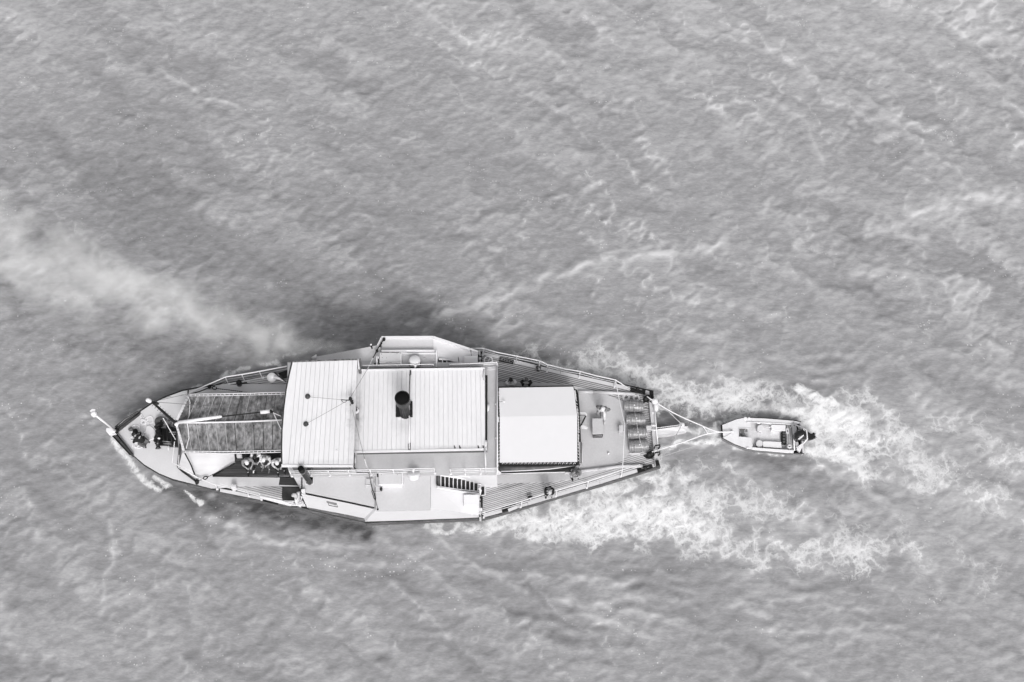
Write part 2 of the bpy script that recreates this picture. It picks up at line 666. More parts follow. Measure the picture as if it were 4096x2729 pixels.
    l.new(nw2.outputs['Color'], vm2.inputs[0])
    vm2.inputs[1].default_value = (0.5, 0.5, 0.5)
    vs2 = n.new('ShaderNodeVectorMath')
    vs2.operation = 'SCALE'
    vs2.inputs['Scale'].default_value = 0.45
    l.new(vm2.outputs[0], vs2.inputs[0])
    va = n.new('ShaderNodeVectorMath')
    va.operation = 'ADD'
    l.new(pos, va.inputs[0])
    l.new(vs.outputs[0], va.inputs[1])
    vb = n.new('ShaderNodeVectorMath')
    vb.operation = 'ADD'
    l.new(va.outputs[0], vb.inputs[0])
    l.new(vs2.outputs[0], vb.inputs[1])
    wpos = vb.outputs[0]

    def ridged(scale, detail, k, vec):
        x = noise(scale, detail, 0.6, vec)
        a = math_('SUBTRACT', x.outputs[0], 0.5)
        a = math_('ABSOLUTE', a)
        a = math_('MULTIPLY', a, k)
        return math_('SUBTRACT', 1.0, a, True)
    r3 = noise(7.0, 5, 0.75, wpos).outputs[0]
    r4 = noise(1.1, 5, 0.6, pos).outputs[0]
    r5 = noise(0.55, 3, 0.55, wpos).outputs[0]
    fd = af.outputs['Fac']

    def cells(scale, w0, w1_, vec):
        """thin curling threads of foam between cells of open water; they thicken where the foam is dense"""
        v = n.new('ShaderNodeTexVoronoi')
        v.feature = 'DISTANCE_TO_EDGE'
        v.inputs['Scale'].default_value = scale
        l.new(vec, v.inputs['Vector'])
        w = mapr(fd, 0.1, 1.0, w0, w1_)
        w = math_('MULTIPLY', w, mapr(r3, 0.3, 0.7, 0.35, 1.75))
        return math_('SUBTRACT', 1.0, math_('DIVIDE', v.outputs['Distance'], w), True)
    c1 = cells(1.35, 0.05, 0.50, wpos)
    c2 = cells(3.1, 0.06, 0.42, wpos)
    # threads fade in and out in patches; dense foam closes up
    gate = math_('ADD', math_('MULTIPLY', fd, 1.75), mapr(r5, 0.3, 0.7, -0.92, 0.42))
    g1 = mapr(gate, 0.02, 0.55, 0.0, 1.0, True)
    g2 = mapr(gate, 0.35, 1.0, 0.0, 0.9, True)
    fo = math_('MAXIMUM', math_('MULTIPLY', c1, g1), math_('MULTIPLY', c2, g2))
    solid = mapr(math_('ADD', math_('MULTIPLY', fd, 1.0), mapr(r5, 0.3, 0.7, -0.42, 0.30)), 0.66, 1.20, 0.0, 1.0, True)
    solid = math_('MULTIPLY', solid, mapr(r3, 0.3, 0.65, 0.25, 1.0))
    froth = math_('MULTIPLY', mapr(r3, 0.5, 0.68, 0.0, 0.7), mapr(gate, 0.3, 1.1, 0.0, 1.0))
    fo = math_('MAXIMUM', fo, solid)
    fo = math_('MAXIMUM', fo, froth)
    fo = math_('POWER', fo, 1.05)
    fo = math_('MULTIPLY', fo, mapr(fd, 0.02, 0.14, 0, 1))
    fo = math_('MULTIPLY', fo, mapr(fd, 0.18, 0.70, 0.30, 1.0))
    # aerated water round the foam is paler
    milk = math_('MULTIPLY', mapr(fd, 0.03, 0.8, 0.0, 0.28), mapr(r4, 0.3, 0.7, 0.4, 1.2))
    # loose specks of foam blown in lines
    mpn = n.new('ShaderNodeMapping')
    mpn.inputs['Rotation'].default_value = (0, 0, R(12))
    mpn.inputs['Scale'].default_value = (0.16, 1.1, 1)
    l.new(pos, mpn.inputs[0])
    line = noise(0.5, 3, 0.5, mpn.outputs[0]).outputs[0]
    line = math_('SUBTRACT', 1.0, math_('MULTIPLY', math_('ABSOLUTE', math_('SUBTRACT', line, 0.5)), 40), True)
    vo = n.new('ShaderNodeTexVoronoi')
    vo.inputs['Scale'].default_value = 5.5
    l.new(pos, vo.inputs['Vector'])
    dot = mapr(vo.outputs['Distance'], 0.10, 0.24, 1.0, 0.0)
    pk = noise(0.45, 2, 0.5).outputs[0]
    dots = math_('MULTIPLY', math_('MULTIPLY', dot, line), mapr(pk, 0.5, 0.58, 0.0, 0.75))
    fo = math_('MAXIMUM', fo, dots)
    # streaky mottling of the muddy water
    mp2 = n.new('ShaderNodeMapping')
    mp2.inputs['Rotation'].default_value = (0, 0, R(-40))
    mp2.inputs['Scale'].default_value = (0.5, 1.5, 1)
    l.new(pos, mp2.inputs[0])
    s1 = noise(2.7, 8, 0.72, mp2.outputs[0], 0.4).outputs[0]
    s2 = noise(10.0, 4, 0.7, mp2.outputs[0]).outputs[0]
    silt_sheen_v = math_('ADD', asl.outputs['Fac'], mapr(s1, 0.3, 0.7, -0.13, 0.13))
    silt_sheen_v = math_('ADD', silt_sheen_v, mapr(s2, 0.3, 0.7, -0.05, 0.05))
    silt_sheen_v = math_('ADD', silt_sheen_v, milk)
    cr = n.new('ShaderNodeValToRGB')
    e = cr.color_ramp.elements
    e[0].position, e[1].position = 0.0, 1.0
    k0, k1, km = 0.08, 0.58, 0.295
    e[0].color = (k0, k0 * .99, k0 * 1.02, 1)
    e[1].color = (k1, k1 * .995, k1 * 1.015, 1)
    em = e.new(0.5)
    em.color = (km, km * .995, km * 1.025, 1)
    l.new(silt_sheen_v, cr.inputs[0])
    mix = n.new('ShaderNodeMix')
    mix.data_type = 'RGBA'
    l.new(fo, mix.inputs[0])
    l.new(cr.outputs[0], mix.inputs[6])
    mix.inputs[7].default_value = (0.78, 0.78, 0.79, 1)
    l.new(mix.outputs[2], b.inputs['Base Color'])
    l.new(mapr(fo, 0, 1, 0.16, 0.8), b.inputs['Roughness'])
    b.inputs['IOR'].default_value = 1.33
    bp = n.new('ShaderNodeBump')
    bp.inputs['Strength'].default_value = 0.09
    bp.inputs['Distance'].default_value = 0.10
    hh = math_('ADD', math_('MULTIPLY', s1, 1.2), math_('MULTIPLY', s2, 0.12))
    hh = math_('ADD', hh, math_('MULTIPLY', fo, 0.12))
    l.new(hh, bp.inputs['Height'])
    l.new(bp.outputs[0], b.inputs['Normal'])
    me.materials.append(m)


FOAM = [  # x0, y0, x1, y1, r0, r1, strength: patches of churned water
    # near-side paddle wash
    (1700, 2112, 1950, 2108, 12, 24, 0.62), (1950, 2095, 2350, 2060, 26, 56, 0.72), (2080, 2120, 2480, 2110, 34, 60, 0.66),
    (2380, 2030, 2700, 2080, 66, 76, 0.74), (2550, 2110, 2780, 2110, 60, 55, 0.66), (2420, 1960, 2660, 1890, 30, 44, 0.62),
    (2660, 1900, 2880, 2010, 40, 60, 0.44), (2800, 1990, 2890, 2160, 60, 50, 0.55), (2760, 2180, 3020, 2220, 60, 60, 0.44),
    (3020, 2150, 3260, 2230, 60, 70, 0.44), (3300, 2190, 3480, 2230, 60, 60, 0.48), (3640, 2180, 3690, 2260, 40, 50, 0.38),
    (3850, 2230, 3950, 2330, 40, 50, 0.30), (2740, 1880, 3300, 2150, 110, 140, 0.24), (2660, 1850, 3050, 2050, 26, 44, 0.36), (2900, 1850, 3200, 2100, 20, 30, 0.34), (3100, 2050, 3900, 2250, 100, 100, 0.24),
    # far-side paddle wash
    (1880, 1388, 1960, 1402, 7, 9, 0.7), (1980, 1400, 2250, 1430, 14, 28, 0.36), (2180, 1440, 2560, 1530, 20, 36, 0.62),
    (2330, 1440, 2760, 1560, 34, 70, 0.50), (2600, 1570, 2960, 1600, 62, 74, 0.52), (2900, 1560, 3450, 1620, 36, 54, 0.36), (2650, 1640, 2760, 1640, 30, 30, 0.50),
    (2900, 1530, 3250, 1620, 50, 50, 0.40), (3000, 1640, 3100, 1640, 20, 20, 0.35),
    # stream between the two boats
    (2650, 1785, 2900, 1762, 10, 14, 0.80, 5), (2740, 1720, 2880, 1722, 16, 18, 0.62, 5), (2650, 1700, 2740, 1690, 6, 10, 0.4, 4),
    (2860, 1700, 2980, 1664, 8, 7, 0.62, 4), (2930, 1788, 3130, 1822, 7, 9, 0.62, 4),
    # outboard wash
    (3090, 1668, 3270, 1640, 8, 26, 0.80), (3200, 1570, 3360, 1670, 20, 34, 0.95), (3240, 1680, 3440, 1690, 40, 50, 0.88),
    (3230, 1800, 3450, 1850, 14, 40, 0.86), (3270, 1740, 3520, 1770, 44, 70, 0.55), (3430, 1680, 3640, 1770, 60, 70, 0.44),
    (3500, 1800, 3780, 1880, 60, 60, 0.40), (3780, 1900, 4096, 2060, 50, 60, 0.36), (3300, 1860, 3700, 1960, 30, 40, 0.36), (3480, 1600, 3560, 1660, 34, 30, 0.42),
    (3700, 1650, 4096, 1800, 70, 80, 0.30), (4070, 1700, 4096, 1860, 14, 20, 0.42),
    # bow waves
    (440, 1768, 560, 1900, 11, 14, 0.70, 9), (560, 1900, 640, 1962, 15, 10, 0.66, 6), (618, 1896, 672, 1948, 6, 9, 0.8, 8),
    (722, 1962, 800, 2020, 4, 11, 0.92, 8), (740, 1560, 800, 1546, 7, 6, 0.62, 4), (880, 1500, 1010, 1470, 8, 9, 0.60, 5),
    (1050, 1462, 1110, 1452, 10, 10, 0.76, 5), (1100, 1425, 1500, 1375, 8, 8, 0.33, 5), (520, 1668, 570, 1640, 7, 7, 0.66, 3),
    (850, 2000, 1250, 2080, 26, 26, 0.10), (1150, 2080, 1460, 2130, 20, 20, 0.06),
    # odd whitecaps
    (2340, 1048, 2362, 1048, 10, 12, 0.34, 14), (2345, 670, 2355, 710, 8, 8, 0.30, 14), (2312, 815, 2330, 835, 10, 10, 0.30, 14),
    (480, 2170, 495, 2215, 7, 9, 0.34, 12), (440, 2225, 490, 2220, 6, 6, 0.28, 10), (3660, 870, 3690, 855, 12, 12, 0.26, 12),
    (3140, 1250, 3150, 1235, 10, 10, 0.3, 10),
    (3960, 2045, 3990, 2045, 12, 12, 0.3, 14), (800, 370, 830, 385, 8, 8, 0.2, 10),
]
CRESTS = [
    ([(1690, 1310), (2000, 1180), (2200, 1110), (2400, 1055), (2650, 1020), (2900, 975)], 22, 0.85),
    ([(2250, 1080), (2500, 1000), (2750, 965)], 10, 0.5),
    ([(2990, 1040), (3150, 1015), (3400, 1025)], 14, 0.5),
    ([(3470, 950), (3620, 880), (3740, 820), (3850, 790), (4096, 800)], 28, 0.85),
    ([(3500, 1010), (3620, 950), (3700, 960)], 16, 0.6),
    ([(3420, 1100), (3550, 1075), (3650, 1110)], 14, 0.45),
    ([(1970, 1325), (2100, 1290), (2280, 1290)], 11, 0.55),
    ([(850, 1990), (1000, 2050), (1200, 2110), (1450, 2150)], 13, 0.62),
    ([(780, 2060), (950, 2110), (1120, 2180), (1300, 2190)], 12, 0.60),
    ([(1150, 2125), (1330, 2190), (1500, 2180)], 12, 0.58),
    ([(1300, 2240), (1500, 2260), (1700, 2240)], 12, 0.60),
    ([(1730, 2130), (1800, 2200), (1950, 2290), (2100, 2370)], 12, 0.60),
    ([(2000, 2330), (2250, 2300), (2500, 2330)], 12, 0.60),
    ([(2200, 2400), (2500, 2440), (2750, 2490)], 12, 0.58),
    ([(2350, 2460), (2600, 2540)], 12, 0.58),
    ([(1480, 2140), (1620, 2210), (1760, 2300), (1850, 2400)], 12, 0.55),
    ([(1560, 2330), (1700, 2430), (1800, 2560)], 12, 0.4),
    ([(620, 2200), (760, 2280), (900, 2400)], 12, 0.35),
    ([(2900, 2420), (3200, 2400), (3500, 2450)], 10, 0.45),
    ([(3000, 2520), (3300, 2530), (3600, 2500)], 10, 0.4),
    ([(430, 2080), (470, 2200), (420, 2330), (410, 2390)], 10, 0.6),
    ([(650, 290), (760, 350), (820, 390), (960, 430)], 9, 0.65),
    ([(1650, 0), (1800, 120), (1920, 180)], 10, 0.55),
    ([(2850, 120), (3100, 220), (3270, 310)], 10, 0.5),
    ([(3700, 30), (3900, 170), (4096, 330)], 10, 0.5),
    ([(3050, 380), (3200, 480), (3300, 640)], 12, 0.60),
]
WATER_SHADE = [  # x0, y0, x1, y1, r0, r1, strength: dark water patches, hull shadow and reflection painted into the tone
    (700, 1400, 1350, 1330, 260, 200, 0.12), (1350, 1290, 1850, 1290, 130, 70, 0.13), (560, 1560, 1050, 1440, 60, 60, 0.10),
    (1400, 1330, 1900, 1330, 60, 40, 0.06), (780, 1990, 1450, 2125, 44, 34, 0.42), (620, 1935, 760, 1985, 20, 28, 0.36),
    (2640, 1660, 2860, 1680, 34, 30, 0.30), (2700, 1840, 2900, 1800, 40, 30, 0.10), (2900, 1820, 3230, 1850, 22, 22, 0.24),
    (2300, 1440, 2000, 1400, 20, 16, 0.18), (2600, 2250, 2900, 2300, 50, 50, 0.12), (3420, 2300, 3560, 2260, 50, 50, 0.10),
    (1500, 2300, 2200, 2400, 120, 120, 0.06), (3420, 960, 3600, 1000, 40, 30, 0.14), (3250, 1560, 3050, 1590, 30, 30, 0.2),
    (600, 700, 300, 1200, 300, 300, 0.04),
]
water()

# ------------------------------------------------------------------ smoke
def smoke():
    pts = [(1420, 1405, 4.2, 0.3), (1240, 1380, 4.6, 0.7), (1050, 1345, 5.4, 1.2), (850, 1275, 6.4, 1.75),
           (600, 1195, 7.6, 1.7), (320, 1115, 9.0, 1.95), (60, 1035, 10.4, 2.2), (-260, 955, 11.8, 2.5)]
    ctr = [P(x, y, z) for x, y, z, r in pts]
    rad = [p[3] for p in pts]
    # closed hull round the plume
    mb = MB()
    n = 14
    vs, fs = [], []
    for i, c in enumerate(ctr):
        d = (ctr[min(i + 1, len(ctr) - 1)] - ctr[max(i - 1, 0)]).normalized()
        u = d.cross(Vector((0, 0, 1))).normalized()
        w = u.cross(d)
        for k in range(n):
            t = 2 * math.pi * k / n
            vs.append(c + (u * math.cos(t) + w * math.sin(t)) * rad[i] * 1.35)
    for i in range(len(ctr) - 1):
        for k in range(n):
            fs.append([i * n + k, i * n + (k + 1) % n, (i + 1) * n + (k + 1) % n, (i + 1) * n + k])
    fs.append(list(range(n))[::-1])
    fs.append([(len(ctr) - 1) * n + k for k in range(n)])
    mb.add(vs, fs)
    base = ctr[0]
    o = mb.build('smoke', WHITE, None, base=base)
    o.data.materials.clear()
    m = bpy.data.materials.new('white_smoke')
    m.use_nodes = True
    nn, l = m.node_tree.nodes, m.node_tree.links
    nn.remove(nn['Principled BSDF'])
    out = nn['Material Output']
    vol = nn.new('ShaderNodeVolumePrincipled')
    vol.inputs['Color'].default_value = (0.98, 0.98, 0.98, 1)
    vol.inputs['Anisotropy'].default_value = -0.3
    l.new(vol.outputs[0], out.inputs['Volume'])
    tc = nn.new('ShaderNodeTexCoord')
    sep = nn.new('ShaderNodeSeparateXYZ')
    l.new(tc.outputs['Object'], sep.inputs[0])

    def mt(op, a, b=None, clamp=False):
        x = nn.new('ShaderNodeMath')
        x.operation = op
        x.use_clamp = clamp
        for i, v in enumerate((a, b)):
            if v is None:
                continue
            if isinstance(v, (int, float)):
                x.inputs[i].default_value = v
            else:
                l.new(v, x.inputs[i])
        return x.outputs[0]
    X = [c.x - base.x for c in ctr]
    Y = [c.y - base.y for c in ctr]
    Zc = [c.z - base.z for c in ctr]
    x0, x1 = X[-1], X[0]

    def curve(vals, scale):
        """value along the plume as a function of x, drawn with a float curve"""
        fc = nn.new('ShaderNodeFloatCurve')
        cv = fc.mapping.curves[0]
        lo, hi = min(vals) - 0.01, max(vals) + 0.01
        data = sorted(((x - x0) / (x1 - x0), (v - lo) / (hi - lo)) for x, v in zip(X, vals))
        cv.points[0].location = data[0]
        cv.points[1].location = data[-1]
        for dd in data[1:-1]:
            cv.points.new(*dd)
        fc.mapping.update()
        t = mt('DIVIDE', mt('SUBTRACT', sep.outputs[0], x0), x1 - x0)
        l.new(t, fc.inputs['Value'])
        return mt('ADD', mt('MULTIPLY', fc.outputs[0], hi - lo), lo)
    cy, cz, cr = curve(Y, 1), curve(Zc, 1), curve(rad, 1)
    dy = mt('SUBTRACT', sep.outputs[1], cy)
    dz = mt('SUBTRACT', sep.outputs[2], cz)
    d = mt('SQRT', mt('ADD', mt('MULTIPLY', dy, dy), mt('MULTIPLY', dz, dz)))
    q = mt('DIVIDE', d, cr)
    nz = nn.new('ShaderNodeTexNoise')
    nz.inputs['Scale'].default_value = 0.33
    nz.inputs['Detail'].default_value = 6
    nz.inputs['Roughness'].default_value = 0.62
    nz.inputs['Distortion'].default_value = 0.5
    l.new(tc.outputs['Object'], nz.inputs['Vector'])
    nzv = mt('SUBTRACT', nz.outputs[0], 0.5)
    q = mt('ADD', q, mt('MULTIPLY', nzv, 4.6))
    a = mt('SUBTRACT', 1.1, q, True)
    a = mt('POWER', a, 1.2)
    a = mt('DIVIDE', a, cr)
    mrs = nn.new('ShaderNodeMapRange')
    mrs.inputs[1].default_value = -0.6
    mrs.inputs[2].default_value = -4.5
    mrs.inputs[3].default_value = 0.0
    mrs.inputs[4].default_value = 1.0
    l.new(sep.outputs[0], mrs.inputs[0])
    mrs.inputs[1].default_value = -0.1
    mrs.inputs[2].default_value = -3.2
    nz2 = nn.new('ShaderNodeTexNoise')
    nz2.inputs['Scale'].default_value = 0.8
    nz2.inputs['Detail'].default_value = 5
    nz2.inputs['Distortion'].default_value = 0.8
    l.new(tc.outputs['Object'], nz2.inputs['Vector'])
    pf = nn.new('ShaderNodeMapRange')
    for i_, v_ in ((1, .36), (2, .64), (3, .15), (4, 2.0)):
        pf.inputs[i_].default_value = v_
    l.new(nz2.outputs[0], pf.inputs[0])
    dens = mt('MULTIPLY', mt('MULTIPLY', mt('MULTIPLY', a, 0.34), pf.outputs[0]), mrs.outputs[0])
    l.new(dens, vol.inputs['Density'])
    m.cycles.volume_step_rate = 1.0
    o.data.materials.append(m)
    import bmesh
    bm = bmesh.new()
    bm.from_mesh(o.data)
    bmesh.ops.recalc_face_normals(bm, faces=bm.faces)
    bm.to_mesh(o.data)
    bm.free()
    tag(o, 'thin white smoke drifting forward from the steamboat over the water', None, None, 'stuff')


smoke()

# ------------------------------------------------------------------ the steamboat
ship = thing('steamboat', P(1560, 1745, 0), 'large white-roofed steamboat with a black funnel, towing the small motorboat', 'ship')
ZD = 1.30       # main deck
EDGE = [(455, 1720), (500, 1683), (557, 1646), (608, 1613), (661, 1587), (730, 1562), (800, 1549), (850, 1541), (914, 1530),
        (999, 1516), (1079, 1500), (1150, 1487), (1265, 1462), (1500, 1416), (1526, 1401), (1732, 1396), (1929, 1406),
        (2029, 1430), (2114, 1452), (2241, 1484), (2380, 1514), (2522, 1546), (2614, 1566), (2619, 1645), (2628, 1740), (2636, 1839), (2640, 1863),
        (2400, 1937), (2219, 1988), (2112, 2022), (1935, 2071), (1800, 2077), (1650, 2083), (1466, 2091), (1315, 2058), (1227, 2036),
        (1132, 2018), (1049, 2003), (940, 1981), (846, 1957), (749, 1933), (689, 1918), (634, 1896), (574, 1861), (524, 1817), (480, 1765)]


def hull():
    e = [P(x, y, ZD) for x, y in EDGE]
    cy = sum(v.y for v in e) / len(e)
    b0 = P(455, 1720, ZD)
    L = e[24].x - b0.x

    def ring(z, ky, kx, dx):
        out = []
        for v in e:
            x = b0.x + dx + (v.x - b0.x) * kx
            t = (v.x - b0.x) / L
            yc = P(455 + 2180 * t, 1722 + 14 * math.sin(math.pi * t), ZD).y
            out.append(Vector((x, yc + (v.y - yc) * ky, z)))
        return out
    rings = [ring(ZD, 1, 1, 0), ring(0.96, 0.992, 1, 0.0), ring(0.90, 0.93, 0.985, 0.1), ring(0.3, 0.8, 0.965, 0.35), ring(-0.7, 0.66, 0.94, 0.7)]
    n = len(e)
    vs = [v for r_ in rings for v in r_]
    fs = []
    for i in range(len(rings) - 1):
        for k in range(n):
            fs.append([i * n + k, i * n + (k + 1) % n, (i + 1) * n + (k + 1) % n, (i + 1) * n + k])
    fs.append(list(range((len(rings) - 1) * n, len(rings) * n)))
    fs.append(list(range(n))[::-1])
    MB().add(vs, fs).build('hull', HULL, ship)
    # heavy guard timber along the near side and round the rest of the deck edge
    def guard(pts, w, z0, h, m, name='guard_timber', label=None):
        q = [P(x, y, z0) for x, y in pts]
        a, b_ = [], []
        for i, p in enumerate(q):
            d = (q[min(i + 1, len(q) - 1)] - q[max(i - 1, 0)]).normalized()
            nn = Vector((d.y, -d.x, 0))
            a.append(p - nn * 0.02)
            b_.append(p + nn * w)
        vs_, fs_ = [], []
        for i in range(len(q)):
            vs_ += [a[i], b_[i], b_[i] - Vector((0, 0, h)), a[i] - Vector((0, 0, h))]
        for i in range(len(q) - 1):
            o = i * 4
            for k in range(4):
                fs_.append([o + k, o + 4 + k, o + 4 + (k + 1) % 4, o + (k + 1) % 4])
        fs_ += [[0, 1, 2, 3], [len(vs_) - 1, len(vs_) - 2, len(vs_) - 3, len(vs_) - 4]]
        return MB().add(vs_, fs_).build(name, m, ship, label=label)
    near = EDGE[26:][::-1]
    low = [p for p in near if p[0] >= 745]
    guard([p for p in low if p[0] <= 1466], 0.09, ZD - 0.04, 0.30, GUARD)
    guard([p for p in low if p[0] >= 1466], 0.09, ZD - 0.05, 0.28, GUARD)
    guard([p for p in low if p[0] <= 1466][3:], 0.10, ZD - 0.2, 0.14, GUARD)
    guard(EDGE[:14], -0.04, ZD - 0.04, 0.22, HULL)
    guard(EDGE[16:23], -0.05, ZD - 0.04, 0.22, HULL)


hull()
slab('deck_beam_layer', EDGE, ZD + 0.01, 0.05, CAULK, ship)

# deck planks, each one a board
ta = [(1929, 1421), (2029, 1446), (2241, 1500), (2380, 1530), (2500, 1558), (2612, 1582), (2619, 1650), (2400, 1600), (2290, 1565), (1929, 1555)]
planks([(1929, 1420), (2612, 1580), (2618, 1640), (2480, 1606), (1929, 1556)], (1929, 1420), (683, 160), 6.9, 2.6, ZD + 0.035, 0.03, PLANK, ship)
planks([(2480, 1606), (2614, 1640), (2620, 1716), (2520, 1716)], (2614, 1640), (200, 34), 6.9, 2.6, ZD + 0.035, 0.03, PLANK, ship)
planks([(1931, 2062), (2112, 2012), (2219, 1978), (2400, 1928), (2632, 1856), (2621, 1716), (2540, 1716), (2200, 1900), (1931, 1938)],
       (1931, 2062), (701, -206), 7.2, 1.9, ZD + 0.035, 0.03, PLANK, ship)
planks([(1931, 1880), (2000, 1880), (1965, 1936), (1931, 1937)], (1931, 1900), (60, 0), 9, 1.2, ZD + 0.035, 0.03, DARKW, ship)
planks([(949, 1946), (1130, 1947), (1128, 2003), (1049, 1990), (949, 1966)], (949, 1930), (181, 45), 8.3, 1.9, ZD + 0.035, 0.03, PLANK, ship)
planks([(990, 1534), (1170, 1536), (1170, 1494), (1079, 1509), (985, 1525)], (985, 1526), (170, -26), 8.0, 2.0, ZD + 0.035, 0.03, PLANK, ship)
# margin boards
for pts in ([(1929, 1408), (2029, 1432), (2029, 1444), (1929, 1419)], [(2030, 1432), (2241, 1485), (2241, 1499), (2030, 1444)],
            [(2242, 1485), (2522, 1548), (2522, 1562), (2242, 1499)], [(2523, 1548), (2612, 1568), (2612, 1580), (2523, 1562)],
            [(1934, 2070), (2112, 2021), (2110, 2011), (1934, 2060)], [(2113, 2021), (2400, 1936), (2398, 1923), (2111, 2008)],
            [(2401, 1936), (2636, 1862), (2634, 1850), (2399, 1923)], [(860, 1543), (999, 1518), (999, 1524), (985, 1527), (860, 1550)],
            [(1000, 1518), (1170, 1485), (1170, 1493), (1000, 1523)], [(880, 1967), (1129, 2017), (1129, 2004), (1049, 1990), (949, 1967), (880, 1955)]):
    slab('margin_board', pts, ZD + 0.042, 0.035, DECK, ship)

# painted deck sheets
slab('fore_deck', [(460, 1720), (502, 1686), (559, 1649), (609, 1616), (662, 1590), (731, 1565), (801, 1552), (854, 1545), (988, 1536), (1168, 1537),
                   (1168, 1700), (1168, 1903), (1208, 1903), (1208, 1946), (949, 1945), (880, 1953), (846, 1954), (749, 1930), (690, 1915), (636, 1893), (577, 1858), (527, 1815), (484, 1764)],
     ZD + 0.055, 0.045, DECK, ship)
slab('aft_deck_sheet', [(1992, 1529), (2216, 1533), (2321, 1548), (2425, 1577), (2498, 1609), (2569, 1671), (2603, 1700), (2603, 1718), (2587, 1745), (2550, 1790),
                        (2517, 1818), (2451, 1867), (2400, 1890), (2303, 1915), (2197, 1929), (1941, 1936), (1946, 1914), (1977, 1897), (1992, 1895)],
     ZD + 0.055, 0.015, LINO, ship)
# dark planked well in front of the deckhouse
slab('well_floor', [(853, 1904), (940, 1853), (940, 1700), (1168, 1700), (1168, 1902)], ZD + 0.066, 0.01, CAULK, ship)
planks([(855, 1904), (939, 1856), (939, 1792), (1166, 1792), (1166, 1903)], (850, 1905), (1, -0.003), 9.9, 1.3, ZD + 0.09, 0.03, DARKW, ship,
       name='dark_plank', seams=(991, 1115))
pipe('coaming_rail', [(851, 1906, ZD + 0.12), (989, 1907, ZD + 0.12), (1153, 1910, ZD + 0.12), (1168, 1902, ZD + 0.12)], 0.022, BLACK, ship)
planks([(1121, 1909), (1207, 1906), (1204, 1942), (1116, 1939)], (1121, 1908.5), (1, 0.02), 15, 1.2, ZD + 0.09, 0.03, DARKW, ship, name='dark_plank')
slab('well_underlay', [(1120, 1908), (1208, 1905), (1205, 1943), (1115, 1940)], ZD + 0.062, 0.01, CAULK, ship)
slab('deck_hole', [(1128, 2001), (1206, 2013), (1216, 2030), (1170, 2020)], ZD + 0.045, 0.03, SHADE, ship)
# white grating slats by the wing door
for i in range(4):
    y = 2004 + i * 5.4
    pipe('grating_slat', [(1134 + i * 5, y, ZD + 0.5), (1213 + i * 3.2, y + 2 + 0.5 * i, ZD + 0.5)], 0.03, BRIGHT, ship, n=4)
pipe('rail_post', [(1196, 2022, ZD + 0.5), (1197, 2028, ZD)], 0.02, WHITE, ship)

# bow: dark fender timbers, white stem head, jackstaff
slab('bow_fender', [(463, 1716), (458, 1707), (500, 1674), (551, 1643), (559, 1647), (558, 1655), (470, 1724)], ZD + .26, .3, mat('dark_fender', .06, .6, var=.5, scale=5), ship)
pipe('fender_edge', [(463, 1717, ZD + 0.28), (557, 1651, ZD + 0.28)], 0.03, BLACK, ship)
pipe('fender_edge', [(461, 1713, ZD + 0.28), (500, 1678, ZD + 0.3), (556, 1645, ZD + 0.3)], 0.02, STEEL, ship)
slab('bow_fender', [(449, 1739), (466, 1732), (533, 1817), (526, 1822), (514, 1812)], ZD + .26, .3, mat('dark_fender', .06), ship)
pipe('fender_edge', [(465, 1735, ZD + 0.28), (530, 1817, ZD + 0.28)], 0.035, BLACK, ship)
pipe('fender_edge', [(448, 1741, ZD + 0.28), (520, 1820, ZD + 0.28)], 0.03, BLACK, ship)
slab('stem_head', [(424, 1711), (452, 1710), (463, 1722), (458, 1730), (434, 1737), (423, 1724)], ZD + 0.55, 0.5, BRIGHT, ship, bevel=0.04)
slab('stem_cap', [(434, 1738), (462, 1733), (466, 1737), (447, 1742)], ZD + 0.5, 0.06, BRIGHT, ship)
MB().lathe(P(466, 1727, ZD + 0.05), P(464, 1721, ZD + 0.5), [(0, .09), (0.3, .09), (0.5, .15), (1, .13)], 10).build('stem_bitt', BLACKM, ship)
js = MB().tube([P(460, 1722, ZD + 0.5), P(380, 1660, 3.6)], 0.062, 8, r1=0.05).build('jackstaff', BRIGHT, ship)
MB().lathe(P(379, 1661, 3.4), P(373, 1652, 3.75), [(0, .1), (0.2, .15), (0.7, .15), (1, .08)], 10).build('staff_lamp', BRIGHT, js)
slab('staff_vane', [(358, 1645), (368, 1636), (381, 1637), (379, 1646), (366, 1650)], 3.7, 0.05, BRIGHT, js)

# foremast, lowered boom over the fore awning
pv = P(707, 1697, 3.6)
tp = P(606, 1606, 7.6)
ft = pv + (pv - tp) * (2.15 / (tp.z - pv.z))
fm = MB().tube([ft, pv, tp], 0.115, 10, r1=0.05).build('foremast', BLACKM, ship)
for i in range(9):
    t = 0.1 + i * 0.1
    c = pv + (tp - pv) * t
    MB().tube([c + Vector((-0.09, -0.12, 0)), c + Vector((0.05, 0.12, 0))], 0.016, 5).build('mast_step', STEEL, fm)
MB().lathe(tp + Vector((-0.03, 0, -0.05)), tp + Vector((-0.22, 0.06, 0.12)), [(0, .07), (0.25, .1), (0.8, .1), (1, .05)], 10).build('mast_lamp', BRIGHT, fm)
MB().lathe(tp + Vector((0.0, 0, -0.25)), tp + Vector((0.3, -0.05, -0.2)), [(0, .05), (0.5, .09), (1, .03)], 8).build('mast_fitting', BLACK, fm)
MB().lathe(pv + Vector((-.1, .02, .05)), pv + Vector((.12, -.02, .12)), [(0, .16), (0.5, .2), (1, .12)], 10).build('mast_hinge', BLACKM, fm)
bz = 4.2
boom = MB().tube([P(713, 1690, bz - .3), P(882, 1667, bz)], 0.088, 8, r1=0.078).build('boom', BRIGHT, ship, label='white wooden boom lying aft over the dark fore awning')
MB().tube([P(882, 1667, bz), P(890, 1666, bz)], 0.078, 8, r1=0.02).build('boom_tip', BRIGHT, boom)
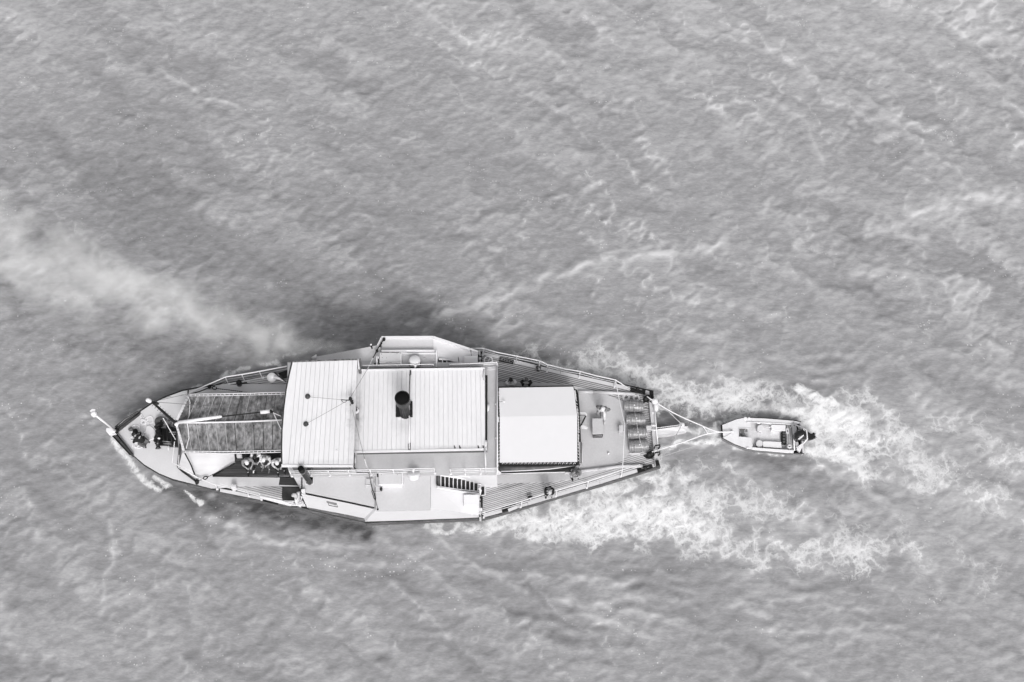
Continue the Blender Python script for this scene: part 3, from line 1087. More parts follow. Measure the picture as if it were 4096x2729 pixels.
MB().tube([P(886, 1666.5, bz), P(1045, 1649, bz + .15)], 0.032, 6).build('boom_rod', BLACK, boom)
MB().tube([P(1042, 1650, bz + .15), P(1079, 1645, bz + .15)], 0.095, 10).build('boom_end', BRIGHT, boom)
MB().lathe(P(1078, 1645, bz + .15), P(1092, 1650, bz + .1), [(0, .07), (0.3, .1), (0.7, .06), (1, .05)], 8).build('boom_block', BLACK, boom)
pipe('boom_rope', [(1090, 1650, bz), (1123, 1665, bz)], 0.018, ROPE, ship, n=5)
pipe('boom_rope', [(1094, 1653, bz), (1124, 1717, 4.4)], 0.022, ROPE, ship, n=5)
for a, b in (((611, 1607, 7.4), (760, 1574, 3.7)), ((612, 1608, 7.2), (1060, 1640, 4.5)), ((603, 1610, 7.2), (470, 1712, 2.0)),
             ((602, 1608, 7.3), (556, 1646, 1.7)), ((612, 1606, 7.3), (684, 1585, 5.2))):
    pipe('stay_wire', [a, b], 0.012, WIRE, ship, n=4)
pipe('stay_rope', [(652, 1672, 3.0), (704, 1762, 1.6)], 0.022, ROPE, ship, n=5)

# fore awning of dark weathered canvas in sewn panels
az, rz_ = 3.35, 3.75
U0, U1 = (759, 1580), (1139, 1571)
Rg0, Rg1 = (708, 1690), (1128, 1681)
L0, L1 = (731, 1802), (1127, 1804)
cuts = [0.0]
npan = 11
for i in range(npan):
    a, b = i / npan, (i + 1) / npan

    def lp(p, q, t):
        return (p[0] + (q[0] - p[0]) * t, p[1] + (q[1] - p[1]) * t)
    g = 0.012
    for (e0, e1, zz) in ((U0, U1, az), (L0, L1, az)):
        # gently sagging cloth panel
        nu, nv = 3, 6
        vs, fs = [], []
        for j in range(nv + 1):
            t = j / nv
            for k in range(nu + 1):
                s_ = a + g / 4 + (b - a - g / 2) * k / nu
                pe, pr = lp(e0, e1, s_), lp(Rg0, Rg1, s_)
                # panels at the front are cut back to the slanting front pole
                q = lp(pe, pr, t)
                z = zz + (rz_ - zz) * t - 0.10 * math.sin(math.pi * t) - 0.035 * math.sin(math.pi * k / nu) - 0.012 * math.sin(i * 2.3 + t * 9)
                vs.append(P(q[0], q[1], z))
        m_ = len(vs)
        vs += [v - Vector((0, 0, 0.012)) for v in vs]
        w = nu + 1
        for j in range(nv):
            for k in range(nu):
                f = [j * w + k, j * w + k + 1, (j + 1) * w + k + 1, (j + 1) * w + k]
                fs.append(f)
                fs.append([x + m_ for x in f[::-1]])
        MB().add(vs, fs).build('awning_panel', CANVD, ship, smooth=True)
        pm = [P(*lp(lp(e0, e1, a), lp(Rg0, Rg1, a), t), zz + (rz_ - zz) * t - 0.10 * math.sin(math.pi * t) + 0.01 - 0.012 * math.sin(i * 2.3 + t * 9)) for t in [0, .15, .3, .5, .7, .85, 1]]
        if i > 0:
            MB().tube(pm, 0.010 if i % 3 else 0.014, 4).build('awning_seam', (CAULK if i in (6, 8, 9, 10) else ROPEG), ship)
pipe('seam_cord', [(754, 1590, az + .05), (760, 1610, az + .12), (757, 1660, az + .2), (748, 1690, rz_ + .02), (752, 1710, rz_ - .05), (756, 1750, az + .15), (745, 1795, az + .05)], 0.02, ROPE, ship, n=5)
pipe('ridge_pole', [(706, 1691, rz_ + .06), (800, 1691, rz_ + .06), (1000, 1686, rz_ + .06), (1129, 1680, rz_ + .06)], 0.045, ALU, ship)
pipe('awning_frame', [(754, 1577, az + .03), (1000, 1573.5, az + .03), (1140, 1569, az + .03)], 0.022, WHITE, ship)
pipe('awning_frame', [(756, 1584, az + .02), (900, 1583, az + .0), (1140, 1577, az + .02)], 0.018, WHITE, ship)
pipe('awning_frame', [(729, 1804, az + .03), (900, 1807, az + .03), (1126, 1801, az + .03)], 0.022, WHITE, ship)
pipe('awning_frame', [(731, 1809, az + .03), (900, 1815, az + .03), (1126, 1809, az + .03)], 0.024, WHITE, ship)
for i in range(22):
    x = 764 + i * 17
    pipe('lacing_tie', [(x, 1577 - i * .32, az + .06), (x, 1586 - i * .35, az + .03)], 0.016, WHITE, ship, n=4)
    pipe('lacing_tie', [(x - 20, 1804 - .0 * i, az + .06), (x - 24, 1813 - .25 * i, az + .03)], 0.016, WHITE, ship, n=4)
for off in (0, 5):
    pipe('front_pole', [(756 - off, 1580, az + .05), (709 - off, 1682, rz_ + .1)], 0.024, WHITE, ship)
    pipe('front_pole', [(703 + off, 1700, rz_ + .1), (716 + off, 1740, 3.6), (732 + off, 1802, az + .05)], 0.024, WHITE, ship)
for i in range(9):
    t = (i + .5) / 9
    pipe('lacing_tie', [(749 - 47 * t, 1581 + 102 * t, az + .1 + .35 * t), (759 - 47 * t, 1585 + 102 * t, az + .1 + .35 * t)], 0.018, WHITE, ship, n=4)
    pipe('lacing_tie', [(702 + 29 * t, 1702 + 100 * t, rz_ + .1 - .35 * t), (711 + 28 * t, 1700 + 100 * t, rz_ + .1 - .35 * t)], 0.018, WHITE, ship, n=4)
MB().ball(P(706, 1697, rz_ + .15), .11, .11, .1).build('pole_end', BRIGHT, ship)
# stays of the awning corners
MB().tube([P(756, 1578, 3.3), P(800, 1566, 2.4), P(836, 1551, ZD + .1)], 0.03, 5).build('corner_stay', BLACK, ship)
MB().tube([P(737, 1808, 3.3), P(765, 1862, 2.2), P(780, 1903, ZD + .2)], 0.035, 5).build('corner_stay', BLACKM, ship)
MB().tube([P(752, 1577, az), P(754, 1556, ZD + .1)], 0.04, 5).build('awning_post', BLACK, ship)
MB().tube([P(721, 1775, ZD + .4), P(712, 1868, ZD + .15)], 0.06, 6).build('deck_step_beam', GUARD, ship)
MB().tube([P(712, 1868, ZD + .15), P(728, 1884, ZD + .15), P(790, 1930, ZD + .12)], 0.05, 6).build('deck_step_beam', BLACKM, ship)
pipe('bulwark_rail', [(698, 1767, 3.3), (690, 1850, 2.4), (712, 1862, 2.4), (790, 1910, 2.35), (850, 1936, 2.3), (940, 1957, 2.3), (1040, 1985, 2.3), (1130, 2005, 2.3), (1170, 2022, 2.2)], 0.024, WHITE, ship)
pipe('bulwark_rail', [(716, 1820, 2.9), (714, 1870, 2.1), (790, 1912, 2.0)], 0.02, WHITE, ship)
for x0, y0 in ((868, 1948), (995, 1976), (1046, 1990)):
    pipe('stanchion', [(x0 - 8, y0 - 12, ZD + 1.0), (x0 + 2, y0 + 10, ZD + .05)], 0.026, WHITE, ship, n=5)
    slab('stanchion_foot', [(x0 - 4, y0 + 6), (x0 + 6, y0 + 6), (x0 + 6, y0 + 13), (x0 - 4, y0 + 13)], ZD + .09, .04, WHITE, ship)
pipe('lifeline', [(880, 1936, 2.4), (1000, 1968, 2.4), (1130, 1997, 2.4)], 0.014, WHITE, ship, n=4)
slab('rail_board', [(1040, 1984), (1135, 2003), (1146, 2012), (1165, 2024), (1150, 2022), (1040, 1993)], ZD + .9, 0.05, WHITE, ship)


def turnbuckle(a, b, name='turnbuckle', r=.028, w=.07):
    a, b = P(*a), P(*b)
    d = (b - a).normalized()
    s_ = d.cross(Vector((0, 0, 1))).normalized() * w
    mb = MB()
    mb.tube([a, a + d * .08 + s_, b - d * .08 + s_, b], r, 5)
    mb.tube([a, a + d * .08 - s_, b - d * .08 - s_, b], r, 5)
    return mb.build(name, BLACKM, ship)


def chain(a, b, name='chain', n=14, r=.016, m=None, sag=0.0, parent=None):
    a, b = P(*a), P(*b)
    mb = MB()
    for i in range(n):
        t0, t1 = i / n, (i + .8) / n
        s0 = Vector((0, 0, -4 * sag * t0 * (1 - t0)))
        s1 = Vector((0, 0, -4 * sag * t1 * (1 - t1)))
        mb.tube([a + (b - a) * t0 + s0, a + (b - a) * t1 + s1], r * (1.3 if i % 2 else .8), 4)
    return mb.build(name, m or BLACKM, parent or ship)


turnbuckle((848, 1550, ZD + .3), (868, 1555, ZD + .3))
MB().lathe(P(838, 1549, ZD + .06), P(837, 1545, ZD + .4), [(0, .1), (.5, .07), (1, .1)], 8).build('eye_plate', BLACK, ship)
chain((868, 1555, ZD + .3), (970, 1567, ZD + 1.3), n=24, r=.02)
chain((970, 1567, ZD + 1.3), (1020, 1571, ZD + 1.6), n=10, r=.02, m=ROPEG)
pipe('coaming_lip', [(770, 1573, ZD + .1), (860, 1559, ZD + .1), (980, 1568, ZD + .1)], 0.03, WHITE, ship)
MB().lathe(P(788, 1932, ZD + .06), P(787, 1925, ZD + .4), [(0, .1), (.5, .07), (1, .11)], 8).build('eye_plate', BLACK, ship)
turnbuckle((812, 1916, ZD + .35), (831, 1908, ZD + .35))
chain((790, 1927, ZD + .3), (812, 1916, ZD + .35), n=5, r=.02)
chain((831, 1908, ZD + .35), (975, 1836, ZD + 1.7), n=40, r=.016)
MB().tube([P(851, 1903, ZD + .12), P(939, 1853, ZD + .5)], 0.045, 6).build('coaming_rail', BLACKM, ship)

# far-side fore rail
top_r = [(735, 1578, 2.2), (800, 1552, 2.3), (850, 1531, 2.3), (902, 1508, 2.3), (980, 1496, 2.3), (1037, 1486, 2.3), (1148, 1465, 2.3)]
pipe('hand_rope', top_r, 0.034, ROPE, ship)
for k, dz_ in enumerate((.35, .65)):
    pipe('lifeline', [(x + 3 * (k + 1), y + 10 * (k + 1), z - dz_) for x, y, z in top_r[2:]], 0.012, ROPEG, ship, n=4)
for x0, y0 in ((902, 1510), (1037, 1485), (968, 1500)):
    pipe('stanchion', [(x0, y0, 2.3), (x0 + 12, y0 + 27, ZD + .05)], 0.024, WHITE if x0 != 968 else ROPE, ship, n=5)
    if x0 != 968:
        slab('stanchion_foot', [(x0 + 9, y0 + 23), (x0 + 18, y0 + 21), (x0 + 19, y0 + 29), (x0 + 10, y0 + 30)], ZD + .09, .04, WHITE, ship)
MB().lathe(P(958, 1538, ZD + .05), P(956, 1530, ZD + .55), [(0, .14), (.1, .12), (.7, .11), (.75, .15), (1, .14)], 14).build('mooring_bollard', BLACKM, ship)
MB().lathe(P(938, 1953, ZD + .05), P(934, 1946, ZD + .45), [(0, .15), (.1, .13), (.8, .13), (.85, .14), (1, .13)], 14).build('mooring_bollard', WHITE, ship, label='pale capped mooring bollard on the near foredeck edge')
slab('rope_locker', [(1112, 1493), (1148, 1480), (1150, 1500), (1128, 1505)], ZD + .5, .4, BLACKM, ship)
# ventilator cowl and its white shield
vc = MB().lathe(P(1096, 1512, ZD + .1), P(1087, 1510, ZD + .9), [(0, .12), (.5, .12), (.7, .22), (1, .24)], 16).build('ventilator_cowl', BRIGHT, ship)
MB().tube([P(1098, 1509, ZD + .95), P(1120, 1515, ZD + .95), P(1143, 1528, ZD + .95)], 0.10, 8, r1=.03).build('cowl_arm', BRIGHT, vc)
pipe('cowl_rod', [(1098, 1489, ZD + 1.2), (1114, 1505, ZD + 1.1), (1144, 1528, ZD + 1.0)], 0.03, BLACK, ship)

# windlass on the foredeck
wz = ZD + .06
wi = slab('windlass', [(626, 1712), (700, 1716), (705, 1783), (624, 1780)], wz + .12, .12, BLACK, ship)
slab('windlass_bed', [(664, 1700), (704, 1712), (708, 1784), (668, 1782)], wz + .3, .3, BLACKM, wi)
for y0, y1, r in ((1700, 1708, .22), (1712, 1716, .12), (1720, 1738, .14), (1741, 1748, .24), (1751, 1756, .28), (1760, 1770, .15)):
    MB().lathe(P(632, y0, wz + .4), P(636, y1, wz + .4), [(0, r * .9), (.15, r), (.85, r), (1, r * .9)], 16).build('windlass_drum', BLACKM, wi)
MB().lathe(P(631, 1773, wz + .42), P(633, 1794, wz + .42), [(0, .16), (.15, .12), (.6, .09), (.9, .12), (1, .15)], 18).build('warping_head', mat('iron_worn', 0.05, 0.25, spec=.7, metal=.4, var=.4, scale=8), wi)
MB().lathe(P(645, 1696, wz + .35), P(644, 1684, wz + .35), [(0, .14), (.5, .08), (1, .11)], 14).build('warping_head', BLACKM, wi)
MB().ball(P(644, 1688, wz + .1), .32, .28, .36, half=True).build('windlass_cover', mat('oiled_canvas', 0.09, .5, var=.4, scale=6), wi)
MB().ball(P(668, 1693, wz + .1), .24, .2, .3, half=True).build('windlass_cover', CANVG, wi)
for x0, y0, x1, y1 in ((640, 1722, 640, 1760), (652, 1718, 655, 1776), (668, 1704, 670, 1778), (684, 1712, 688, 1780)):
    pipe('windlass_shaft', [(x0, y0, wz + .5), (x1, y1, wz + .45)], .035, BLACKM, wi)
for (x0, y0, x1, y1) in ((650, 1765, 683, 1769), (655, 1775, 686, 1776), (676, 1729, 704, 1729), (690, 1737, 702, 1737)):
    pipe('windlass_lever', [(x0, y0, wz + .5), (x1, y1, wz + .5)], .03, STEEL, wi)
MB().ball(P(674, 1792, wz + .3), .05, .13, .08).build('lever_handle', WHITE, wi)
MB().ball(P(636, 1754, wz + .68), .07, .05, .05).build('grease_cup', BRIGHT, wi)

# ------------------------------------------------------------------ superstructure
# lower deckhouse under the grey walkway
ZU, ZW = 3.9, 3.7
slab('deckhouse', [(1168, 1490), (1988, 1478), (1988, 1893), (1170, 1900)], ZU - .12, ZU - .12 - ZD, WHITE, ship)
slab('upper_walkway', [(1150, 1450), (1990, 1450), (1990, 1899), (1750, 1901), (1163, 1908), (1150, 1870)], ZU, .11, WALK, ship)
slab('walkway_edge', [(1986, 1452), (1991, 1452), (1992, 1896), (1986, 1896)], ZU + .2, .2, WHITE, ship)
slab('awning_track', [(1941, 1501), (1950, 1501), (1949, 1760), (1941, 1760)], ZU + .7, .3, BLACK, ship)
slab('awning_track', [(1942, 1761), (1949, 1761), (1950, 1803), (1943, 1803)], ZU + .55, .3, STEEL, ship)
MB().ball(P(1951, 1631, ZU + .2), .1, .2, .12).build('walkway_lamp', BRIGHT, ship)
for yy in (1616, 1751):
    slab('walkway_bracket', [(1980, yy - 3), (1986, yy - 3), (1986, yy + 3), (1980, yy + 3)], ZU + .1, .08, WHITE, ship)

# saloon under the aft roof
ZR2, ZR1 = 4.55, 5.7
slab('saloon_wall', [(1440, 1486), (1932, 1480), (1940, 1797), (1424, 1806)], ZR2 - .1, ZR2 - .12 - ZU, GLASSD, ship)
slab('saloon_roof', [(1424, 1477), (1939, 1470), (1947, 1800), (1414, 1810)], ZR2 - .03, .09, ROOFGAP, ship)
panels((1424, 1483), (1938, 1476), (1945, 1794), (1414, 1804), 28, ZR2 + .01, .035, ROOF, ship, 'roof_panel', gap=.030, rib=.009)
slab('roof_trim', [(1414, 1803.5), (1945, 1793), (1947, 1800), (1415, 1811)], ZR2 + .05, .1, WHITE, ship)
slab('roof_trim', [(1424, 1477), (1938, 1470), (1938, 1475), (1424, 1483)], ZR2 + .05, .08, WHITE, ship)
slab('roof_edge_shade', [(1440, 1472), (1925, 1467), (1925, 1471), (1440, 1476)], ZR2 + .0, .25, BLACK, ship)  # black strip painting in the shadow gap at the far roof edge
pipe('roof_drain', [(1641, 1482, ZR2 + .1), (1638, 1560, ZR2 + .1), (1638, 1630, ZR2 + .1)], .025, mat('stained_pipe', .16, .6, var=.6, scale=6), ship)
pipe('roof_drain', [(1637, 1622, ZR2 + .3), (1637, 1700, ZR2 + .1), (1637, 1795, ZR2 + .1)], .03, WHITE, ship)
pipe('drain_bracket', [(1634, 1775, ZR2 + .1), (1634, 1800, ZR2 + .1)], .02, BLACK, ship)
pipe('drain_bracket', [(1640, 1772, ZR2 + .1), (1640, 1801, ZR2 + .1)], .025, BLACK, ship)
pipe('drain_loop', [(1637, 1499, ZR2 + .1), (1640, 1505, ZR2 + .1), (1644, 1498, ZR2 + .1), (1644, 1484, ZR2 + .1), (1640, 1482, ZR2 + .1)], .016, WIRE, ship)
# stains left at the roof foot, thin flakes of lifted paint
for x in (1815, 1836, 1910, 1930):
    MB().poly([(x, 1783), (x + 3, 1781), (x + 9, 1794), (x + 1, 1795)], ZR2 + .018, .006).build('paint_flake', SHADE if x in (1836, 1910) else WIRE, ship)

# wheelhouse roof
slab('wheelhouse_wall', [(1180, 1500), (1400, 1492), (1394, 1850), (1160, 1855)], ZR1 - .15, ZR1 - .15 - ZU, GLASSD, ship)
R1 = [(1166, 1447), (1154, 1500), (1142, 1560), (1133, 1640), (1128, 1720), (1126, 1790), (1127, 1867), (1413, 1867), (1416, 1800), (1430, 1437)]
slab('wheelhouse_roof', R1, ZR1 - .03, .10, ROOFGAP, ship)
slab('wheelhouse_side', [(1431, 1441), (1441, 1444), (1441, 1478), (1431, 1478)], ZR1 - .5, .7, mat('weathered_side', .22, .7, var=.5, scale=6), ship)
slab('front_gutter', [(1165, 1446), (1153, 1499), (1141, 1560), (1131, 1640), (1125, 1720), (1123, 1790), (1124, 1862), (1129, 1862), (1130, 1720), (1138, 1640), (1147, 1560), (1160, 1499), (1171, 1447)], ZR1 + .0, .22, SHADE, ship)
panels((1190, 1449), (1429, 1441), (1412, 1859), (1154, 1857), 13, ZR1 + .01, .035, ROOF, ship, 'roof_panel', gap=.030, rib=.009)
slab('roof_panel', [(1171, 1450), (1189, 1449.5), (1153, 1857), (1130, 1857), (1129, 1790), (1131, 1720), (1137, 1640), (1147, 1560), (1159, 1500)], ZR1 + .01, .035, ROOF, ship)
slab('roof_trim', [(1125, 1858), (1412, 1861), (1412, 1867), (1126, 1867)], ZR1 + .05, .12, WHITE, ship)
slab('moss_gutter', [(1166, 1444), (1428, 1434), (1429, 1440), (1167, 1449)], ZR1 + .04, .08, mat('moss_gutter', .16, .9, var=.9, scale=7, var2=.4), ship)
pipe('side_pipe', [(1433, 1438, ZR1), (1436, 1478, ZR1 - .2)], .03, WHITE, ship)
pipe('side_pipe', [(1440, 1436, ZR1), (1445, 1465, ZU + .7), (1447, 1474, ZU + .3)], .035, mat('grey_pipe', .1, .6), ship)
pipe('down_pipe', [(1416, 1812, ZR1 - .2), (1415, 1866, ZR1 - .5), (1418, 1872, ZU + 1.0), (1430, 1892, ZU + .15), (1506, 1891, ZU + .1), (1511, 1897, ZU), (1512, 1908, ZW + .2)], .045, BLACK, ship)
pipe('window_post', [(1422, 1823, ZU + 1.1), (1418, 1853, ZU + 1.1)], .035, WHITE, ship)
for cx, cy in ((1231, 1587), (1224, 1697)):
    MB().lathe(P(cx, cy, ZR1), P(cx - 2, cy - 1, ZR1 + .1), [(0, .13), (.5, .125), (1, .09)], 9).build('roof_vent_cap', mat('tar_patch', .06, .7, var=.6, scale=9, var2=.4), ship)
MB().lathe(P(1346, 1802, ZR1), P(1346, 1801, ZR1 + .08), [(0, .035), (1, .03)], 10).build('roof_bolt', ALU, ship)

# main mast
mt = P(1402, 1598, ZR2 + 1.75)
mbs = P(1424, 1642, ZR2)
mm = MB().tube([mbs, mt], .085, 10, r1=.055).build('main_mast', BLACKM, ship)
MB().lathe(mt + Vector((0, 0, -.05)), mt + Vector((0, .04, .2)), [(0, .07), (.3, .09), (.5, .04), (.7, .07), (1, .03)], 10).build('mast_head', BLACK, mm)
MB().tube([mt + Vector((-.45, .0, -.05)), mt + Vector((-.2, -.02, -.05)), mt + Vector((.13, -.03, -.05))], .022, 5).build('cross_arm', BLACK, mm)
MB().tube([mt + Vector((-.44, 0, -.05)), mt + Vector((-.36, -.12, -.05)), mt + Vector((-.24, -.12, -.05)), mt + Vector((-.16, -.03, -.05))], .014, 5).build('cross_arm_loop', BLACK, mm)
mb = MB()
for k in range(3):
    q = [mbs + Vector((math.cos(t) * (.14 - .02 * k), math.sin(t) * (.14 - .02 * k) - .03, .06 + .05 * k)) for t in [2 * math.pi * j / 14 for j in range(14)]]
    mb.tube(q, .022, 5, closed=True)
mb.build('mast_rope_lashing', ROPE, mm)
MB().ball(mbs + Vector((-.2, -.03, .08)), .09, .12, .07).build('rope_bundle', ROPE, mm)
slab('mast_base_plate', [(1424, 1650), (1435, 1652), (1434, 1684), (1422, 1676)], ZR2 + .06, .04, mat('worn_plate', .32, .5, var=.3, scale=8), ship)
pipe('halyard', [(1401, 1618, ZR2 + 1.2), (1400, 1686, ZR2 + .2)], .02, BLACK, ship)
bx = slab('halyard_box', [(1397, 1688), (1408, 1686), (1408, 1711), (1398, 1711)], ZR2 + .25, .22, STEEL, ship)
MB().ball(P(1403, 1690, ZR2 + .32), .06, .1, .05).build('halyard_coil', ROPE, bx)
for a, b in (((1402, 1590, 6.4), (1470, 1477, 4.6)), ((1375, 1600, 6.2), (1236, 1588, ZR1 + .1)), ((1385, 1606, 6.2), (1232, 1692, ZR1 + .1)),
             ((1410, 1640, 6.0), (1458, 1836, 4.9))):
    pipe('stay_wire', [a, b], .008, WIRE, ship, n=4)
chain((1470, 1477, 4.6), (1492, 1432, 4.2), n=10, r=.02, m=ROPE)
pipe('stay_rod', [(1492, 1432, 4.2), (1509, 1400, 4.0), (1520, 1380, 3.95), (1535, 1358, 3.8)], .028, BLACK, ship)
for x, y, r in ((1508, 1404, .075), (1521, 1385, .06), (1525, 1374, .055), (1536, 1358, .08)):
    MB().ball(P(x, y, 3.98), r, r * 1.2, r).build('stay_shackle', BLACK, ship)
chain((1458, 1836, 4.9), (1472, 1880, 4.5), n=10, r=.02, m=ROPE)
pipe('stay_wire', [(1472, 1880, 4.5), (1484, 1930, 4.1), (1512, 2040, ZW + .05)], .014, WIRE, ship, n=4)
turnbuckle((1489, 1960, 4.0), (1502, 2000, 3.9), r=.02, w=.04)
pipe('stay_rod', [(1482, 1924, 4.1), (1489, 1960, 4.0)], .02, WIRE, ship, n=5)
MB().ball(P(1511, 2038, ZW + .05), .05, .05, .05).build('stay_eye', BLACK, ship)

# big funnel in its square well
slab('funnel_trunk', [(1583, 1606), (1638, 1600), (1638, 1667), (1583, 1667)], ZR2 + .10, .14, BLACK, ship)
slab('funnel_flashing', [(1640, 1604), (1650, 1604), (1650, 1667), (1640, 1667)], ZR2 + .12, .14, BLACK, ship, bevel=.03)
fl = []
f1 = P(1609, 1592, ZR2 + 2.4)
f0 = P(1622, 1655, ZR2 + .08)
fn = MB()
fr = .335
fn.lathe(f0, f1, [(0, .27), (.03, .24), (.25, .235), (.72, .245), (.74, fr), (.76, fr + .015), (.98, fr), (1, fr)], 32)
fo_ = fn.build('funnel', BLACKM, ship, label='wide black main funnel standing on the white saloon roof')
MB().lathe(f1 + Vector((0, 0, .003)), f1 + Vector((0, 0, .03)), [(0, fr - .04), (1, fr - .05)], 32).build('funnel_mouth', SOOT, fo_)
q = [f1 + Vector((math.cos(t) * fr, math.sin(t) * fr, 0)) for t in [2 * math.pi * j / 32 for j in range(32)]]
MB().tube(q, .022, 6, closed=True).build('funnel_rim', BLACKM, fo_)
for k in range(6):
    t = -2.5 + k * .38
    a = f0 + Vector((math.cos(t) * .27, math.sin(t) * .27, .0))
    b = f0 + (f1 - f0) * .7 + Vector((math.cos(t) * .25, math.sin(t) * .25, 0))
    MB().tube([a, b], .014, 4).build('funnel_stay', BLACKM, fo_)
for k in range(3):
    slab('funnel_grille', [(1590 + k * 17, 1669), (1604 + k * 17, 1668.5), (1604 + k * 17, 1674), (1590 + k * 17, 1674.5)], ZR2 + .07, .05, ALU, ship)

# ---------------- wings over the paddle boxes
# near side
lw = [(1205, 1900), (1500, 1895), (1500, 2036), (1400, 2014), (1205, 1974)]
slab('near_wing_roof', lw, ZW, .08, WING, ship)
slab('near_wing_roof', [(1502, 1895), (1722, 1890), (1722, 2040), (1600, 2043), (1502, 2045)], ZW + .05, .10, WING, ship)
slab('near_wing_slope', [(1723, 1896, ZW + .04), (1744, 1897, ZW - .08), (1747, 1952, ZW - .1), (1850, 1972, 3.05), (1919, 1984, 2.62), (1915, 2062, 2.6), (1860, 2052, 2.95), (1723, 2038, ZW + .04)], 0, .08, WINGP, ship)
# white outer walls, dropping from the wing to the guard
def wall(top, bot, name, m=WHITE, th=.06):
    t = [P(*p) for p in top]
    b = [P(*p) for p in bot]
    mb_ = MB()
    for i in range(len(t) - 1):
        d = (t[i + 1] - t[i])
        nn = Vector((-d.y, d.x, 0)).normalized() * th
        mb_.add([t[i], t[i + 1], b[i + 1], b[i], t[i] + nn, t[i + 1] + nn, b[i + 1] + nn, b[i] + nn],
                [[0, 3, 2, 1], [4, 5, 6, 7], [0, 1, 5, 4], [3, 7, 6, 2], [0, 4, 7, 3], [1, 2, 6, 5]])
    return mb_.build(name, m, ship)


wall([(1206, 1973, ZW), (1400, 2013, ZW), (1497, 2034, ZW), (1501, 2042, ZW)], [(1230, 2030, ZD + .05), (1380, 2058, ZD + .05), (1456, 2074, ZD + .05), (1461, 2087, ZD + .05)], 'wing_wall')
wall([(1501, 2042, ZW + .04), (1600, 2040.5, ZW + .04), (1724, 2036, ZW + .04)], [(1461, 2087, ZD + .05), (1600, 2083, ZD + .05), (1724, 2078, ZD + .05)], 'wing_wall')
wall([(1724, 2036, ZW + .03), (1860, 2050, 2.93), (1914, 2060, 2.58)], [(1724, 2078, ZD + .05), (1860, 2073, ZD + .05), (1916, 2070, ZD + .05)], 'wing_wall')
wall([(1205, 1902, ZW), (1205, 1976, ZW)], [(1228, 1930, ZD + .05), (1229, 2031, ZD + .05)], 'wing_wall')
pipe('wing_edge_trim', [(1206, 1974.5, ZW + .01), (1400, 2014, ZW + .01), (1496, 2036, ZW + .01)], .009, SHADE, ship)
wn_ = slab('wing_window', [(1306, 2005, 3.22), (1345, 2013, 3.22), (1344, 2021, 2.83), (1339, 2021, 2.83), (1324, 2016, 2.95), (1307, 2011, 3.02)], 0, .03, mat('grey_glass', .25, .2), ship)
pipe('window_frame', [(1313, 2012, 3.0), (1315, 2022, 2.55), (1351, 2029, 2.55), (1345, 2014, 3.15)], .014, SHADE, wn_, n=4)
slab('guard_top', [(1232, 2030), (1380, 2057), (1455, 2073), (1460, 2088), (1448, 2085), (1315, 2055), (1235, 2036)], ZD + .07, .06, GUARD, ship)
slab('wing_box', [(1204, 1958), (1220, 1956), (1220, 1973), (1206, 1970)], ZW + .25, .24, WHITE, ship)
slab('wing_hatch', [(1463, 1915), (1493, 1914), (1492, 1951), (1461, 1951)], ZW + .10, .09, WING, ship, bevel=.01)
pipe('hatch_bar', [(1461, 1942, ZW + .13), (1483, 1942, ZW + .13)], .02, WHITE, ship)
slab('wing_step', [(1499, 1900), (1503, 1900), (1504, 2040), (1498, 2036)], ZW + .052, .06, mat('shaded_step', .32, .7, var=.4, scale=4), ship)  # darker mottled strip: the step's shading line put into the colour
pipe('cable', [(1495, 1929, ZW + .1), (1503, 1947, ZW + .1), (1522, 1950, ZW + .1)], .012, ROPE, ship, n=4)
pipe('cable', [(1487, 1971, ZW + .1), (1520, 1970, ZW + .1), (1526, 1958, ZW + .1)], .01, ROPE, ship, n=4)
MB().lathe(P(1525, 1962, ZW + .06), P(1524, 1952, ZW + .4), [(0, .05), (.5, .07), (1, .05)], 8).build('valve', BLACK, ship)
lk = slab('locker', [(1513, 1893), (1606, 1893), (1606, 1937), (1517, 1937)], ZW + .42, .38, WING, ship, bevel=.02)
slab('locker_lip', [(1513, 1937), (1609, 1937), (1609, 1944), (1522, 1944)], ZW + .36, .3, BRIGHT, lk)
slab('locker_lip', [(1607, 1893), (1612, 1893), (1612, 1937), (1607, 1937)], ZW + .36, .3, BRIGHT, lk)
for x in (1525, 1590):
    MB().ball(P(x, 1899, ZW + .43), .016, .016, .012, 6, 4).build('locker_stud', BLACK, lk)
slab('coaming_strip', [(1613, 1895), (1720, 1891), (1720, 1898), (1613, 1902)], ZW + .16, .1, BRIGHT, ship)
sl = MB().lathe(P(1654, 1890, ZW + .75), P(1656, 1917, ZW + .45), [(0, .24), (.08, .29), (.6, .285), (.85, .24), (1, .15)], 20).build('searchlight', ALU, ship, label='pale drum searchlight on the near rail')
MB().tube([P(1654, 1890, ZW + .75), P(1653, 1880, ZW + 1.0)], .05, 6).build('searchlight_bracket', WHITE, sl)
